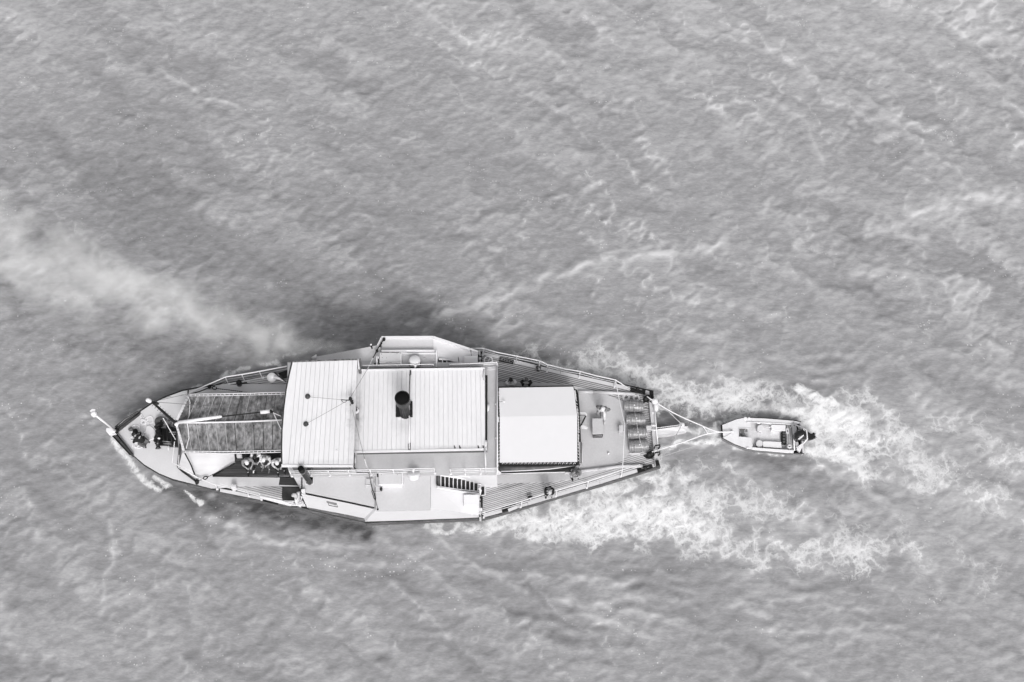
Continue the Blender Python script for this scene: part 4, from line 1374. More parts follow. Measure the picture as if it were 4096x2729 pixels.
# far side
slab('far_wing_roof', [(1265, 1427), (1400, 1402), (1525, 1379), (1525, 1500), (1268, 1500)], ZW, .08, WING, ship)
slab('far_wing_roof', [(1527, 1352), (1732, 1351), (1732, 1490), (1527, 1490)], ZW + .05, .1, WING, ship)
slab('far_wing_slope', [(1733, 1351, ZW + .04), (1911, 1408, 2.65), (1912, 1466, 2.65), (1886, 1466, 2.82), (1800, 1441, 3.35), (1753, 1432, 3.65), (1752, 1490, 3.65), (1733, 1490, ZW + .04)], 0, .08, WINGP, ship)
slab('wing_coaming', [(1526, 1345), (1733, 1344), (1733, 1352), (1527, 1353)], ZW + .22, .25, BRIGHT, ship)
slab('wing_coaming', [(1734, 1344, ZW + .22), (1912, 1403, 2.95), (1911, 1409, 2.95), (1734, 1353, ZW + .22)], 0, .25, BRIGHT, ship)
slab('wing_coaming', [(1525, 1346), (1527, 1354), (1523, 1378), (1507, 1381)], ZW + .10, .5, BRIGHT, ship)
slab('wing_step', [(1523, 1380), (1528, 1354), (1528, 1410), (1524, 1412)], ZW + .055, .06, mat('shaded_step', .32), ship)
slab('wing_underside', [(1246, 1430), (1265, 1417), (1267, 1432), (1500, 1395), (1520, 1420), (1300, 1500)], ZW - .25, ZW - .25 - ZD, WING, ship)
slab('wing_wedge', [(1245, 1430), (1265, 1417), (1266, 1430)], ZW + .12, .3, WHITE, ship)
slab('paddle_box', [(1530, 1356), (1730, 1354), (1905, 1412), (1905, 1424), (1740, 1420), (1740, 1480), (1530, 1480)], 2.55, 2.55 - ZD, WHITE, ship)
MB().tube([P(1484, 1380, ZW + .5), P(1488, 1394, ZW + .02)], .035, 8).build('wing_post', BLACK, ship)
MB().ball(P(1484, 1379, ZW + .52), .05, .05, .05).build('post_cap', ALU, ship)
b1 = pipe('boat_pole', [(1526, 1404, ZW + .3), (1738, 1403, ZW + .3)], .062, BRIGHT, ship, n=8)
b2 = pipe('boat_pole', [(1606, 1415, ZW + .3), (1744, 1414, ZW + .3)], .055, BRIGHT, ship, n=8)
slab('pole_shade', [(1528, 1408.5), (1600, 1408.5), (1600, 1411), (1528, 1411)], ZW + .12, .06, SHADE, ship)  # dark strip painting in the shade of the pole
for x in (1561, 1698):
    slab('pole_bracket', [(x - 5, 1397), (x + 5, 1397), (x + 5, 1412), (x - 5, 1412)], ZW + .2, .14, WING, ship)
slab('pole_bracket', [(1693, 1418), (1703, 1418), (1703, 1428), (1693, 1428)], ZW + .2, .14, WING, ship)
mb = MB()
for k in range(3):
    mb.tube([P(1604 + 8 * k + 6 * math.cos(t), 1410 + 3 * math.sin(t), ZW + .4) for t in [6.283 * j / 10 for j in range(10)]], .014, 4, closed=True)
mb.tube([P(1608, 1418, ZW + .2), P(1622, 1419, ZW + .2), P(1620, 1422, ZW + .2), P(1608, 1421, ZW + .2)], .014, 4)
mb.build('lashing_rope', ROPE, ship)
lk = slab('locker', [(1519, 1411), (1602, 1411), (1602, 1447), (1518, 1449)], ZW + .42, .38, WING, ship)
slab('locker_front', [(1518, 1449, ZW + .42), (1602, 1447, ZW + .42), (1602, 1463, ZW + .2), (1522, 1465, ZW + .2)], 0, .04, mat('pale_front', .7, .5), lk)
slab('locker_lip', [(1602, 1416), (1606, 1416), (1606, 1462), (1602, 1462)], ZW + .4, .3, BRIGHT, lk)
for (x, y) in ((1526, 1417), (1588, 1414), (1529, 1431), (1546, 1432)):
    MB().ball(P(x, y, ZW + .43), .018, .018, .012, 6, 4).build('locker_stud', BLACK, lk)
for (x0, x1) in ((1543, 1546), (1547, 1549), (1550, 1553.5), (1556, 1558), (1559, 1561.5), (1562, 1566.5)):
    MB().poly([(x0, 1450.2, ZW + .41), (x1, 1450.1, ZW + .41), (x1, 1451.2, ZW + .395), (x0, 1451.3, ZW + .395)], 0, .004).build('locker_lettering', WIRE, lk)
sl = MB().lathe(P(1660, 1455, ZW + .35), P(1659, 1436, ZW + .72), [(0, .14), (.25, .27), (.42, .285), (.9, .27), (1, .2)], 20).build('searchlight', ALU, ship, label='drum searchlight with a dark face above the far walkway rail')
MB().lathe(P(1660, 1462, ZW + .25), P(1660, 1452, ZW + .45), [(0, .2), (.5, .3), (1, .285)], 20).build('searchlight_face', BLACK, sl)
slab('searchlight_bracket', [(1656, 1459), (1666, 1459), (1663, 1476), (1660, 1476)], ZW + .85, .1, WHITE, sl)
for i, y in enumerate((1424, 1432)):
    pass
pipe('valve_stand', [(1507, 1424, ZW + .5), (1507, 1466, ZW + .3)], .045, BRIGHT, ship)
pipe('valve_stand', [(1513, 1425, ZW + .5), (1513, 1434, ZW + .5)], .035, BRIGHT, ship)
slab('valve_box', [(1509, 1434), (1516, 1434), (1517, 1458), (1510, 1458)], ZW + .3, .28, mat('grey_pipe', .1), ship)
MB().ball(P(1501, 1457, ZW + .15), .09, .07, .08).build('valve', SHADE, ship)
MB().ball(P(1515, 1456, ZW + .15), .08, .08, .08).build('valve', BLACK, ship)
# rails of the upper walkway
def rail(pts, hgt, n, name='walkway_rail', rows=3, base_px=(6, 18), m=WHITE, r=.024):
    """three-bar railing; pts = foot line on the walkway"""
    P0 = [P(*p) for p in pts]
    for k in range(rows):
        z = hgt * (k + 1) / rows
        MB().tube([p + Vector((0, 0, z)) for p in P0], r * (1.15 if k == rows - 1 else .85), 6).build('rail_bar', m, ship)
    for i in range(n):
        t = i / (n - 1) * (len(P0) - 1)
        j = min(int(t), len(P0) - 2)
        p = P0[j] + (P0[j + 1] - P0[j]) * (t - j)
        MB().tube([p, p + Vector((0, 0, hgt))], r, 6).build('rail_post', m, ship)
        MB().lathe(p, p + Vector((0, 0, .05)), [(0, .07), (1, .06)], 8).build('post_foot', m, ship)


rail([(1168, 1904, ZU), (1300, 1903, ZU), (1440, 1900, ZU), (1600, 1897, ZU), (1740, 1893, ZU)], .85, 8)
rail([(1803, 1896, ZU), (1890, 1895, ZU), (1989, 1893, ZU)], .85, 4)
rail([(1443, 1476, ZU + .1), (1590, 1474, ZU + .1), (1735, 1472, ZU + .1)], .5, 3, rows=2, r=.02)
rail([(1800, 1470, ZU + .0), (1880, 1468, ZU + .0), (1988, 1462, ZU + .0)], .45, 3, rows=2, r=.024)
pipe('rail_bar', [(1989, 1462, ZU + .45), (1990, 1893, ZU + .45)], .03, WHITE, ship)
pipe('rail_bar', [(1935, 1462, ZU + .6), (1934, 1520, ZU + .9), (1936, 1500, ZU + .6)], .03, WHITE, ship)
pipe('davit_bar', [(1939, 1790, ZU + .8), (1943, 1860, ZU + .85), (1943, 1894, ZU + .1)], .035, WHITE, ship)
slab('davit_block', [(1941, 1769), (1947, 1769), (1947, 1782), (1941, 1782)], ZU + .95, .15, BRIGHT, ship)
for i in range(3):
    pipe('wave_bar', [(1942, 1468 + 5 * i, ZU + .1), (1960, 1470 + 5 * i, ZU + .1), (1985, 1467 + 5 * i, ZU + .1)], .018, WHITE, ship)
# curtain of steps: near stairs
def stairs(x0, y0, x1, y1, w0, w1, z0, z1, n, name, hide=None):
    st = slab(name, [(x0, y0, z0 - .12), (x1, y1, z1 - .12), (x1, y1 + w1, z1 - .12), (x0, y0 + w0, z0 - .12)], 0, .05, BLACK, ship)
    for i in range(n):
        t0, t1 = (i + .22) / n, (i + .97) / n
        z = z0 + (z1 - z0) * (i + .5) / n
        def q(t, s_):
            return (x0 + (x1 - x0) * t, y0 + (y1 - y0) * t + s_ * (w0 + (w1 - w0) * t))
        a, b, c, d = q(t0, 0), q(t1, 0), q(t1, 1), q(t0, 1)
        MB().poly([a, b, c, d], z, .03).build('step', SHADE if i else mat('worn_tread', .12, .7, var=.5, scale=5), st)
        e = q(t1 - .02 / n, 0), q(t1 + .20 / n, 0), q(t1 + .20 / n, 1), q(t1 - .02 / n, 1)
        MB().poly(e, z + .06, .06).build('step_nosing', BRIGHT, st)
    return st


st = stairs(1746, 1899, 1911, 1930, 46, 34, ZU, 1.9, 10, 'near_stairs')
pipe('stringer', [(1762, 1901, ZU - .05), (1850, 1914, 2.9), (1928, 1927, 1.75)], .05, WHITE, st)
pipe('stringer', [(1746, 1945, ZU + .0), (1850, 1960, 2.9), (1920, 1967, 1.9)], .03, WHITE, st)
pipe('stringer', [(1748, 1951, ZU + .3), (1850, 1968, 3.2), (1918, 1976, 2.2)], .055, WHITE, st)
pipe('stair_rail', [(1832, 1901, 3.7), (1916, 1915, 2.6)], .035, WHITE, st)
slab('stair_well', [(1908, 1930), (1938, 1932), (1939, 1978), (1912, 1972)], ZD + .09, .03, CAULK, st)
pipe('well_rim', [(1922, 1924, ZD + .3), (1939, 1930, ZD + .3), (1940, 1981, ZD + .3), (1925, 1982, ZD + .3)], .035, WHITE, st, n=4)
slab('stair_shade', [(1800, 1900), (1925, 1900), (1925, 1920), (1860, 1915)], ZD + .07, .02, CAULK, ship)  # black sheet put in for the shade beneath the near stairs
st = stairs(1752, 1434, 1872, 1468, 52, 22, ZU - .15, 2.4, 7, 'far_stairs')
pipe('stringer', [(1756, 1436, ZU - .1), (1800, 1440, ZU - .5), (1880, 1470, 2.5)], .05, WHITE, st)
for x, y0_, y1_ in ((1746, 1408, 1425), (1833, 1428, 1450), (1883, 1400, 1423)):
    pipe('rail_pin', [(x, y0_, 3.6), (x + 3, y1_, 3.2)], .016, WIRE, ship, n=4)
slab('wing_landing', [(1743, 1402), (1748, 1402), (1748, 1470), (1743, 1470)], ZW + .3, .25, BRIGHT, ship)
for pts, z in (([(1856, 1424), (1909, 1424), (1909, 1462), (1856, 1462)], 2.95), ([(1855, 1979), (1916, 1978), (1917, 2026), (1855, 2023)], 3.05)):
    slab('white_cabinet', pts, z + .2, .6, BRIGHT, ship, bevel=.02)
# bulkhead ends with their gear
for y0, y1 in ((1402, 1480), (1975, 2072)):
    slab('wing_bulkhead', [(1913, y0), (1921, y0), (1925, y1), (1917, y1)], 2.0, 2.0 - ZD, WING, ship)
for y in (1430, 1448, 1456, 1465, 1905, 1915, 1936, 1946):
    m_ = BRIGHT
    slab('bulkhead_lamp', [(1915, y), (1925, y), (1925, y + 5), (1915, y + 5)], 2.15, .12, BRIGHT, ship)
for (x, y, w, h, m_) in ((1913, 1419, 5, 12, BLACK), (1919, 1424, 4, 10, SHADE), (1917, 1984, 8, 10, BLACK), (1918, 2003, 6, 4, SHADE), (1917, 2062, 5, 5, BLACK),
                         (1914, 1442, 8, 3, BLACK), (1914, 1452, 8, 3, BLACK), (1914, 1461, 8, 3, BLACK)):
    slab('bulkhead_fitting', [(x, y), (x + w, y), (x + w, y + h), (x, y + h)], 2.06, .1, m_, ship)
MB().tube([P(1917, 1953, 2.4), P(1922, 1963, 2.3), P(1918, 1985, 2.1)], .07, 8, r1=.05).build('air_horn', BRIGHT, ship)
slab('bulkhead_box', [(1903, 2032), (1929, 2032), (1930, 2042), (1903, 2042)], 2.4, .3, BRIGHT, ship)
pipe('mooring_arm', [(1880, 2030, 2.7), (1884, 2060, 2.6), (1940, 2050, 2.2)], .025, WHITE, ship)

# ------------------------------------------------------------------ aft part
# dark framed saloon skylight below the white awning
ZA = 3.7
slab('after_cabin', [(1995, 1560), (2300, 1556), (2318, 1850), (1998, 1870)], 2.7, 2.7 - ZD - .06, BLACK, ship)
slab('cabin_roof_frame', [(1992, 1548), (2294, 1543), (2300, 1600), (2312, 1664), (2312, 1848), (2305, 1862), (1996, 1866)], ZA - .16, .05, BLACK, ship)
pipe('awning_bar', [(1994, 1549, ZA), (2293, 1544, ZA), (2297, 1560, ZA)], .03, BLACK, ship)
pipe('awning_bar', [(1993, 1549, ZA), (1994, 1666, ZA + .1), (1994, 1858, ZA)], .03, BLACK, ship)
aw = MB().poly([(1995, 1552, ZA), (2294, 1547, ZA), (2309, 1662, ZA + .16), (1999, 1668, ZA + .16)], 0, .02)
aw.build('awning_sheet', CANVW, ship)
MB().poly([(1999, 1668, ZA + .16), (2309, 1662, ZA + .16), (2309, 1848, ZA), (1999, 1851, ZA)], 0, .02).build('awning_sheet', CANVW, ship)
mb = MB()
for i in range(22):
    y = 1566 + i * 13.2
    mb.tube([P(1991, y + 4, ZA + .05), P(1999, y - 2, ZA + .05), P(1994, y + 8, ZA + .03)], .011, 4)
for i in range(20):
    x = 2008 + i * 15
    mb.tube([P(x, 1857, ZA + .03), P(x + 7, 1850, ZA + .03), P(x + 9, 1856, ZA + .03)], .012, 4)
for i in range(22):
    y = 1575 + i * 12.6
    xr = 2297 + min(15, (y - 1547) * .13)
    mb.tube([P(xr - 1, y, ZA + .05), P(xr + 4, y + 5, ZA + .05)], .011, 4)
mb.build('awning_lacing', ROPE, ship)
pipe('awning_hook', [(1996, 1608, ZA + .25), (2010, 1607, ZA + .3)], .01, WIRE, ship, n=4)
MB().ball(P(2016, 1607, ZA + .3), .06, .05, .03).build('hook_weight', BRIGHT, ship)
slab('awning_bracket', [(1989, 1668), (1995, 1668), (1995, 1687), (1989, 1687)], ZA + .3, .1, BRIGHT, ship)
for i in range(4):
    x0 = 1995 + i * 77 + (2 if i else 0)
    x1 = 1995 + (i + 1) * 77 - 1
    slab('side_board', [(x0, 1858.5 - i * .7), (x1, 1858 - i * .7), (x1, 1864 - i), (x0, 1865 - i)], 3.3, .04, BRIGHT, ship)
for x in (2080, 2168, 2254):
    pipe('board_strut', [(x, 1856, 3.5), (x - 2, 1866, 3.2)], .02, BLACK, ship, n=4)
# rolled side curtain
MB().tube([P(1994, 1874, 2.7), P(2100, 1873, 2.7), P(2200, 1869, 2.75), P(2300, 1862, 2.95)], .125, 10, r1=.04).build('side_curtain', CANVG, ship)
pipe('curtain_hem', [(2005, 1886, 2.4), (2110, 1882, 2.4), (2200, 1876, 2.5), (2290, 1864, 2.8)], .03, WHITE, ship)
planks([(2000, 1884), (2300, 1866), (2290, 1888), (2000, 1893)], (2000, 1884), (300, -14), 7, 1.0, ZD + .42, .03, DARKW, ship, name='bench_slat')
pipe('walk_rail', [(1993, 1896, ZD + .5), (2130, 1892, ZD + .5), (2260, 1889, ZD + .5)], .03, WHITE, ship)
slab('corner_bracket', [(1991, 1880), (2005, 1890), (2004, 1894), (1991, 1895)], 3.2, .2, BRIGHT, ship)
# dark aft cover with white and black cord
slab('aft_cover', [(2299, 1557), (2308, 1559), (2314, 1575), (2319, 1640), (2324, 1767), (2316, 1767), (2311, 1665), (2300, 1590)], 3.35, .06, BLACK, ship)
slab('cover_flap', [(2297, 1562), (2302, 1562), (2306, 1600), (2302, 1598)], 3.5, .03, BRIGHT, ship)
chain((2310, 1634, 3.5), (2315, 1732, 3.5), n=20, r=.026, m=ROPE)
slab('cover_flap', [(2311, 1735), (2317, 1740), (2315, 1768), (2311, 1768)], 3.45, .03, WING, ship)
slab('side_ledge', [(2311, 1769), (2325, 1769), (2325, 1853), (2312, 1853)], 2.0, .6, LINO, ship)
pipe('ledge_edge', [(2324, 1768, 2.05), (2325, 1854, 2.05)], .02, SHADE, ship)
pipe('ledge_rail', [(2328, 1770, 2.0), (2328, 1848, 2.0), (2320, 1858, 2.0)], .022, WHITE, ship)
slab('ledge_tray', [(2308, 1858), (2322, 1856), (2320, 1862), (2311, 1863)], 2.2, .1, STEEL, ship)
MB().poly([(2303, 1863), (2316, 1863), (2308, 1876), (2301, 1873)], 2.3, .05).build('ledge_cloth', BRIGHT, ship)
for pts in ([(2319, 1648), (2341, 1649), (2349, 1657), (2345, 1662), (2319, 1657)], [(2323, 1702), (2337, 1702), (2352, 1709), (2350, 1716), (2326, 1713)]):
    slab('door_bracket', pts, 2.5, .1, BRIGHT, ship, bevel=.01)
slab('companion_hatch', [(2318, 1662), (2346, 1662), (2348, 1701), (2322, 1701)], ZD + .4, .3, LINO, ship)
pipe('door_strut', [(2343, 1664, 2.6), (2322, 1706, 2.4)], .035, BLACK, ship)
pipe('door_strut', [(2309, 1662, 2.6), (2342, 1662, 2.6)], .016, WIRE, ship)
# long pale pipes edging the aft deck
for pts in ([(2315, 1568), (2373, 1569)], [(2374, 1569), (2450, 1572), (2540, 1578)]):
    pipe('deck_pipe', [(x, y, ZD + .16) for x, y in pts], .085, mat('pale_pipe', .62, .5), ship, n=10)
for pts in ([(2309, 1887), (2395, 1877)], [(2396, 1877), (2480, 1866), (2572, 1864)], [(2258, 1891), (2282, 1890)]):
    pipe('deck_pipe', [(x, y, ZD + .16) for x, y in pts], .085, mat('pale_pipe', .62, .5), ship, n=10)
# far-side aft rail
ar = [(1885, 1394, 2.3), (1929, 1393, 2.3), (1990, 1410, 2.2), (2068, 1425, 2.3), (2160, 1444, 2.2), (2191, 1459, 2.3), (2260, 1476, 2.2), (2320, 1486, 2.3), (2380, 1502, 2.2), (2462, 1520, 2.3), (2520, 1558, 1.5)]
pipe('hand_rope', ar, .03, ROPE, ship)
pipe('lifeline', [(x + 1, y + 10, z - .45) for x, y, z in ar[1:-1]], .015, ROPE, ship, n=4)
for x0, y0 in ((1934, 1394), (2068, 1424), (2159, 1446), (2191, 1459), (2320, 1485), (2462, 1520), (1887, 1394)):
    pipe('stanchion', [(x0, y0, 2.35), (x0 - 3.5, y0 + 26, ZD + .06)], .03, WHITE, ship, n=5)
    slab('stanchion_foot', [(x0 - 7, y0 + 22), (x0, y0 + 22), (x0, y0 + 31), (x0 - 7, y0 + 31)], ZD + .09, .04, BRIGHT, ship)
# near-side aft rail
br = [(1930, 2050, 2.3), (2085, 2005, 2.3), (2228, 1961, 2.3), (2353, 1925, 2.3), (2490, 1880, 2.3), (2560, 1858, 2.2)]
pipe('hand_rope', br, .026, WHITE, ship)
pipe('lifeline', [(x - 1, y + 9, z - .45) for x, y, z in br], .015, WHITE, ship, n=4)
for x0, y0 in ((1940, 2046), (2088, 2004), (2228, 1961), (2353, 1927), (2489, 1881)):
    pipe('stanchion', [(x0, y0, 2.3), (x0 - 4, y0 + 24, ZD + .06)], .03, WHITE, ship, n=5)
    slab('stanchion_foot', [(x0 - 9, y0 + 20), (x0 - 1, y0 + 19), (x0 - 1, y0 + 27), (x0 - 9, y0 + 29)], ZD + .09, .04, BRIGHT, ship)
pipe('stay_rope', [(2462, 1520, 2.3), (2475, 1590, 2.4), (2499, 1700, 2.7)], .022, ROPE, ship, n=5)
pipe('stay_rope', [(2499, 1700, 2.7), (2495, 1780, 2.6), (2490, 1880, 2.3)], .022, ROPE, ship, n=5)
# rubber-covered fairlead pads and bollards at the deck edge
for pts in ([(1999, 1427), (2056, 1441), (2052, 1456), (1996, 1445)], [(2522, 1549), (2583, 1561), (2580, 1576), (2520, 1563)],
            [(2598, 1564), (2613, 1568), (2616, 1597), (2600, 1590)], [(2548, 1875), (2608, 1858), (2612, 1872), (2553, 1893)],
            [(2006, 2032), (2066, 2016), (2069, 2034), (2009, 2049)], [(1052, 1995), (1116, 2008), (1111, 2018), (1050, 2005)],
            [(2574, 1822), (2612, 1820), (2612, 1835), (2586, 1834)]):
    slab('fairlead_pad', pts, ZD + .12, .09, BLACKM, ship, bevel=.01)
for x, y in ((2552, 1556), (2581, 1872)):
    MB().lathe(P(x, y, ZD + .1), P(x - 1, y - 2, ZD + .4), [(0, .09), (.5, .07), (.6, .1), (1, .09)], 12).build('mooring_bollard', BLACKM, ship)
    pipe('bollard_bar', [(x - 16, y - (4 if y < 1700 else -3), ZD + .25), (x + 16, y + (4 if y < 1700 else -4), ZD + .25)], .02, STEEL, ship)
mb = MB()
for k in range(5):
    mb.tube([P(1003 + k * 10 + 9 * math.cos(t), 1432 + k * 2.3 + 6 * math.sin(t) + 8, ZD + .16) for t in [6.283 * j / 8 for j in range(8)]] if False else
            [P(2003 + k * 10 + 8 * math.cos(t), 1436 + k * 2.6 + 4 * math.sin(t), ZD + .15) for t in [6.283 * j / 8 for j in range(8)]], .016, 4, closed=True)
mb.build('chain_heap', STEEL, ship)
slab('scuffed_patch', [(2031, 2036), (2066, 2022), (2070, 2034), (2035, 2048)], ZD + .125, .004, CANVP, ship)
for x, y, z0_ in ((2153, 1476, 0), (2119, 1998, 0)):
    pass
# stern transom beam, towing gear
slab('transom', [(2596, 1598), (2616, 1598), (2641, 1858), (2620, 1862)], ZD + .32, .35, mat('transom_paint', .56, .6, var=.08, scale=3), ship)
pipe('transom_edge', [(2616, 1610, ZD + .4), (2624, 1700, ZD + .4), (2632, 1790, ZD + .4)], .04, WHITE, ship)
MB().ball(P(2624, 1627, ZD + .5), .13, .26, .14).build('stern_float', BRIGHT, ship)
MB().ball(P(2619, 1606, ZD + .55), .17, .17, .14).build('rope_fender', ROPE, ship)
slab('stern_block', [(2621, 1842), (2634, 1840), (2640, 1862), (2626, 1865)], ZD + .45, .4, BLACKM, ship)
slab('stern_plate', [(2608, 1648), (2616, 1648), (2617, 1657), (2609, 1657)], ZD + .36, .03, BRIGHT, ship)
for pts in ([(2476, 1701), (2493, 1701), (2493, 1724), (2476, 1724)], [(2585, 1702), (2606, 1702), (2606, 1719), (2585, 1719)]):
    b_ = slab('tow_post', pts, ZD + .55, .48, WING, ship, bevel=.02)
    MB().tube([P(pts[0][0] - 5, pts[0][1] + 2, ZD + .1), P(pts[0][0] - 5, pts[3][1] + 3, ZD + .1), P(pts[2][0] + 4, pts[2][1] + 3, ZD + .1)], .03, 5).build('post_frame', ALU, b_)
pipe('tow_frame', [(2604, 1702, ZD + .5), (2622, 1703, ZD + .5)], .035, WHITE, ship)
pipe('tow_frame', [(2604, 1720, ZD + .5), (2624, 1721, ZD + .5)], .035, WHITE, ship)
for y in (1780, 1808):
    pipe('stern_handle', [(2616, y + 14, ZD + .35), (2621, y + 3, ZD + .9), (2640, y, ZD + .9), (2640, y + 6, ZD + .8), (2634, y + 15, ZD + .3)], .035, BLACK, ship)
for x, y in ((2593, 1592), (2606, 1815)):
    MB().lathe(P(x, y, ZD + .06), P(x, y - 3, ZD + .4), [(0, .14), (.3, .1), (.7, .1), (.8, .14), (1, .13)], 12).build('tow_bitt', BLACK, ship)
    MB().lathe(P(x - 10, y + 5, ZD + .06), P(x - 10, y + 2, ZD + .4), [(0, .14), (.3, .1), (.7, .1), (.8, .13), (1, .12)], 12).build('tow_bitt', BLACK, ship)
slab('tow_bitt_base', [(2572, 1596), (2598, 1590), (2600, 1604), (2574, 1612)], ZD + .10, .06, BLACK, ship)
pipe('bitt_strut', [(2600, 1592, ZD + .4), (2612, 1602, ZD + .4), (2619, 1612, ZD + .4)], .03, BLACK, ship)
pipe('bitt_strut', [(2597, 1604, ZD + .3), (2618, 1617, ZD + .4)], .03, BLACK, ship)
MB().lathe(P(2434, 1815, ZD + .05), P(2434, 1813, ZD + .2), [(0, .05), (.5, .05), (1, .04)], 10).build('deck_lamp', BRIGHT, ship)
rd = MB().poly([(2628, 1718, .75), (2720, 1705, .62), (2752, 1706, .25), (2746, 1727, .25), (2630, 1741, .7)], 0, .5)
rd.build('rudder', mat('weathered_board', .7, .6, var=.2, scale=3, stretch=(.5, 4, 1)), ship, label='long pale rudder board reaching aft into the wake')
MB().ball(P(2727, 1699, .65), .16, .12, .1).build('rudder_head', ALU, ship)
chain((2628, 1712, .9), (2720, 1700, .75), n=26, r=.022, m=ROPE)

# ------------------------------------------------------------------ small funnel
f1 = P(1203, 1875, 6.0)
f0 = P(1239, 1930, ZW + .1)
fs_ = MB().lathe(f0, f1, [(0, .13), (.3, .125), (.78, .125), (.8, .145), (1, .145)], 18).build('small_funnel', BLACKM, ship, label='slender black stove funnel leaning up from the near wing')
MB().lathe(f1, f1 + (f1 - f0) * .02, [(0, .12), (1, .10)], 16).build('funnel_mouth', SOOT, fs_)
MB().lathe(f0 + (f1 - f0) * .8, f0 + (f1 - f0) * .84, [(0, .152), (1, .152)], 16).build('funnel_band', STEEL, fs_)
slab('funnel_plate', [(1225, 1917), (1243, 1908), (1252, 1908), (1251, 1934), (1225, 1934)], ZW + .05, .04, BLACK, fs_)
slab('funnel_flange', [(1222, 1914), (1240, 1905), (1254, 1905), (1254, 1937), (1222, 1937)], ZW + .02, .02, BRIGHT, fs_)

# ------------------------------------------------------------------ loose gear aboard
def coil(name, cx, cy, r, z, turns, m, label, cat='rope', rr=.02, jit=.25, group=None, extra=()):
    mb_ = MB()
    rnd = random.Random(int(cx))
    pts = []
    for i in range(turns * 14):
        t = 6.2832 * i / 14
        k = i // 14
        rad = r * (1 - jit * rnd.random() * .5 - jit * (k / turns) * .6)
        ox, oy = rnd.uniform(-1, 1) * r * .05, rnd.uniform(-1, 1) * r * .05
        pts.append(P(cx + rad * math.cos(t) + ox + 3 * math.sin(k * 2.1) * jit, cy + rad * math.sin(t) + oy + 3 * math.cos(k * 1.7) * jit, z + rr + .015 * k + .01 * math.sin(i)))
    # smooth
    for _ in range(1):
        pts = [(pts[max(i - 1, 0)] + pts[i] * 2 + pts[min(i + 1, len(pts) - 1)]) / 4 for i in range(len(pts))]
    mb_.tube(pts, rr, 5)
    for e in extra:
        mb_.tube(smooth_pts([P(x, y, z + rr) for x, y in e]), rr, 5)
    o = mb_.build(name, m, None)
    return tag(o, label, cat, group)


def smooth_pts(p, n=6):
    out = []
    for i in range(len(p) - 1):
        p0, p1, p2, p3 = p[max(i - 1, 0)], p[i], p[i + 1], p[min(i + 2, len(p) - 1)]
        for k in range(n):
            t = k / n
            out.append(0.5 * ((2 * p1) + (p2 - p0) * t + (2 * p0 - 5 * p1 + 4 * p2 - p3) * t * t + (3 * p1 - p0 - 3 * p2 + p3) * t * t * t))
    out.append(p[-1])
    return out


zf = ZD + .06
coil('rope_coil', 574, 1688, 13, zf, 4, ROPE, 'tangled white rope lying on the foredeck ahead of the windlass', rr=.026, jit=.6,
     extra=([(560, 1708), (545, 1700), (532, 1704), (528, 1716), (545, 1718), (556, 1702), (568, 1690), (585, 1672), (600, 1664), (612, 1675), (608, 1690), (596, 1692), (585, 1684)],
            [(568, 1672), (562, 1666), (565, 1658), (572, 1668), (578, 1680), (588, 1670), (590, 1680), (580, 1690)],
            [(558, 1702), (560, 1720), (566, 1735), (572, 1744), (576, 1732), (582, 1728), (578, 1745)],
            [(590, 1700), (606, 1702), (618, 1712), (623, 1724)],
            [(545, 1738), (552, 1736), (562, 1740), (575, 1750), (590, 1764), (602, 1758)]))
coil('rope_coil', 543, 1780, 13, zf, 2, ROPE, 'loose white rope loops lying on the bow beside the crouching deckhand', rr=.024, jit=.5,
     extra=([(535, 1745), (524, 1750), (521, 1757), (530, 1762), (545, 1755)], [(532, 1768), (530, 1782), (540, 1792), (560, 1792), (572, 1788)]))
coil('rope_coil', 1953, 1442, 20, ZD + .6, 6, ROPE, 'neat round coil of pale rope hanging by the far stairs', rr=.017, jit=.25,
     extra=([(1943, 1452), (1952, 1448), (1958, 1436), (1965, 1430)],))
coil('rope_coil', 2505, 1590, 17, zf, 6, ROPE, 'untidy white rope coil on the aft deck, left of a pair', rr=.018, jit=.6, group='rope coils ahead of the barrels',
     extra=([(2488, 1580), (2495, 1600), (2505, 1612)],))
coil('rope_coil', 2545, 1592, 17, zf, 6, ROPE, 'untidy white rope coil on the aft deck, right of a pair', rr=.018, jit=.6, group='rope coils ahead of the barrels',
     extra=([(2522, 1586), (2530, 1580), (2536, 1592)],))
# white sheet by the windlass
sh = MB()
vs, fs = [], []
outl = [(587, 1702), (600, 1702), (616, 1714), (622, 1730), (618, 1752), (604, 1760), (588, 1764), (578, 1748), (582, 1720)]
sh.poly(outl, zf + .10, .09)
tag(sh.build('canvas_sheet', CANVW, None, bevel=.03), 'folded white canvas sheet lying just ahead of the windlass', 'canvas')
# bag by the deckhand
bg = thing('tool_bag', P(532, 1726, zf), 'dark tool bag with grey flap on the foredeck near the bow', 'bag')
MB().ball(P(541, 1733, zf + .14), .14, .24, .16).build('bag_body', CLB, bg)
MB().ball(P(524, 1718, zf + .1), .14, .10, .10).build('bag_flap', HAIRB, bg)
MB().ball(P(531, 1730, zf + .1), .14, .09, .1).build('bag_cloth', CLL, bg)
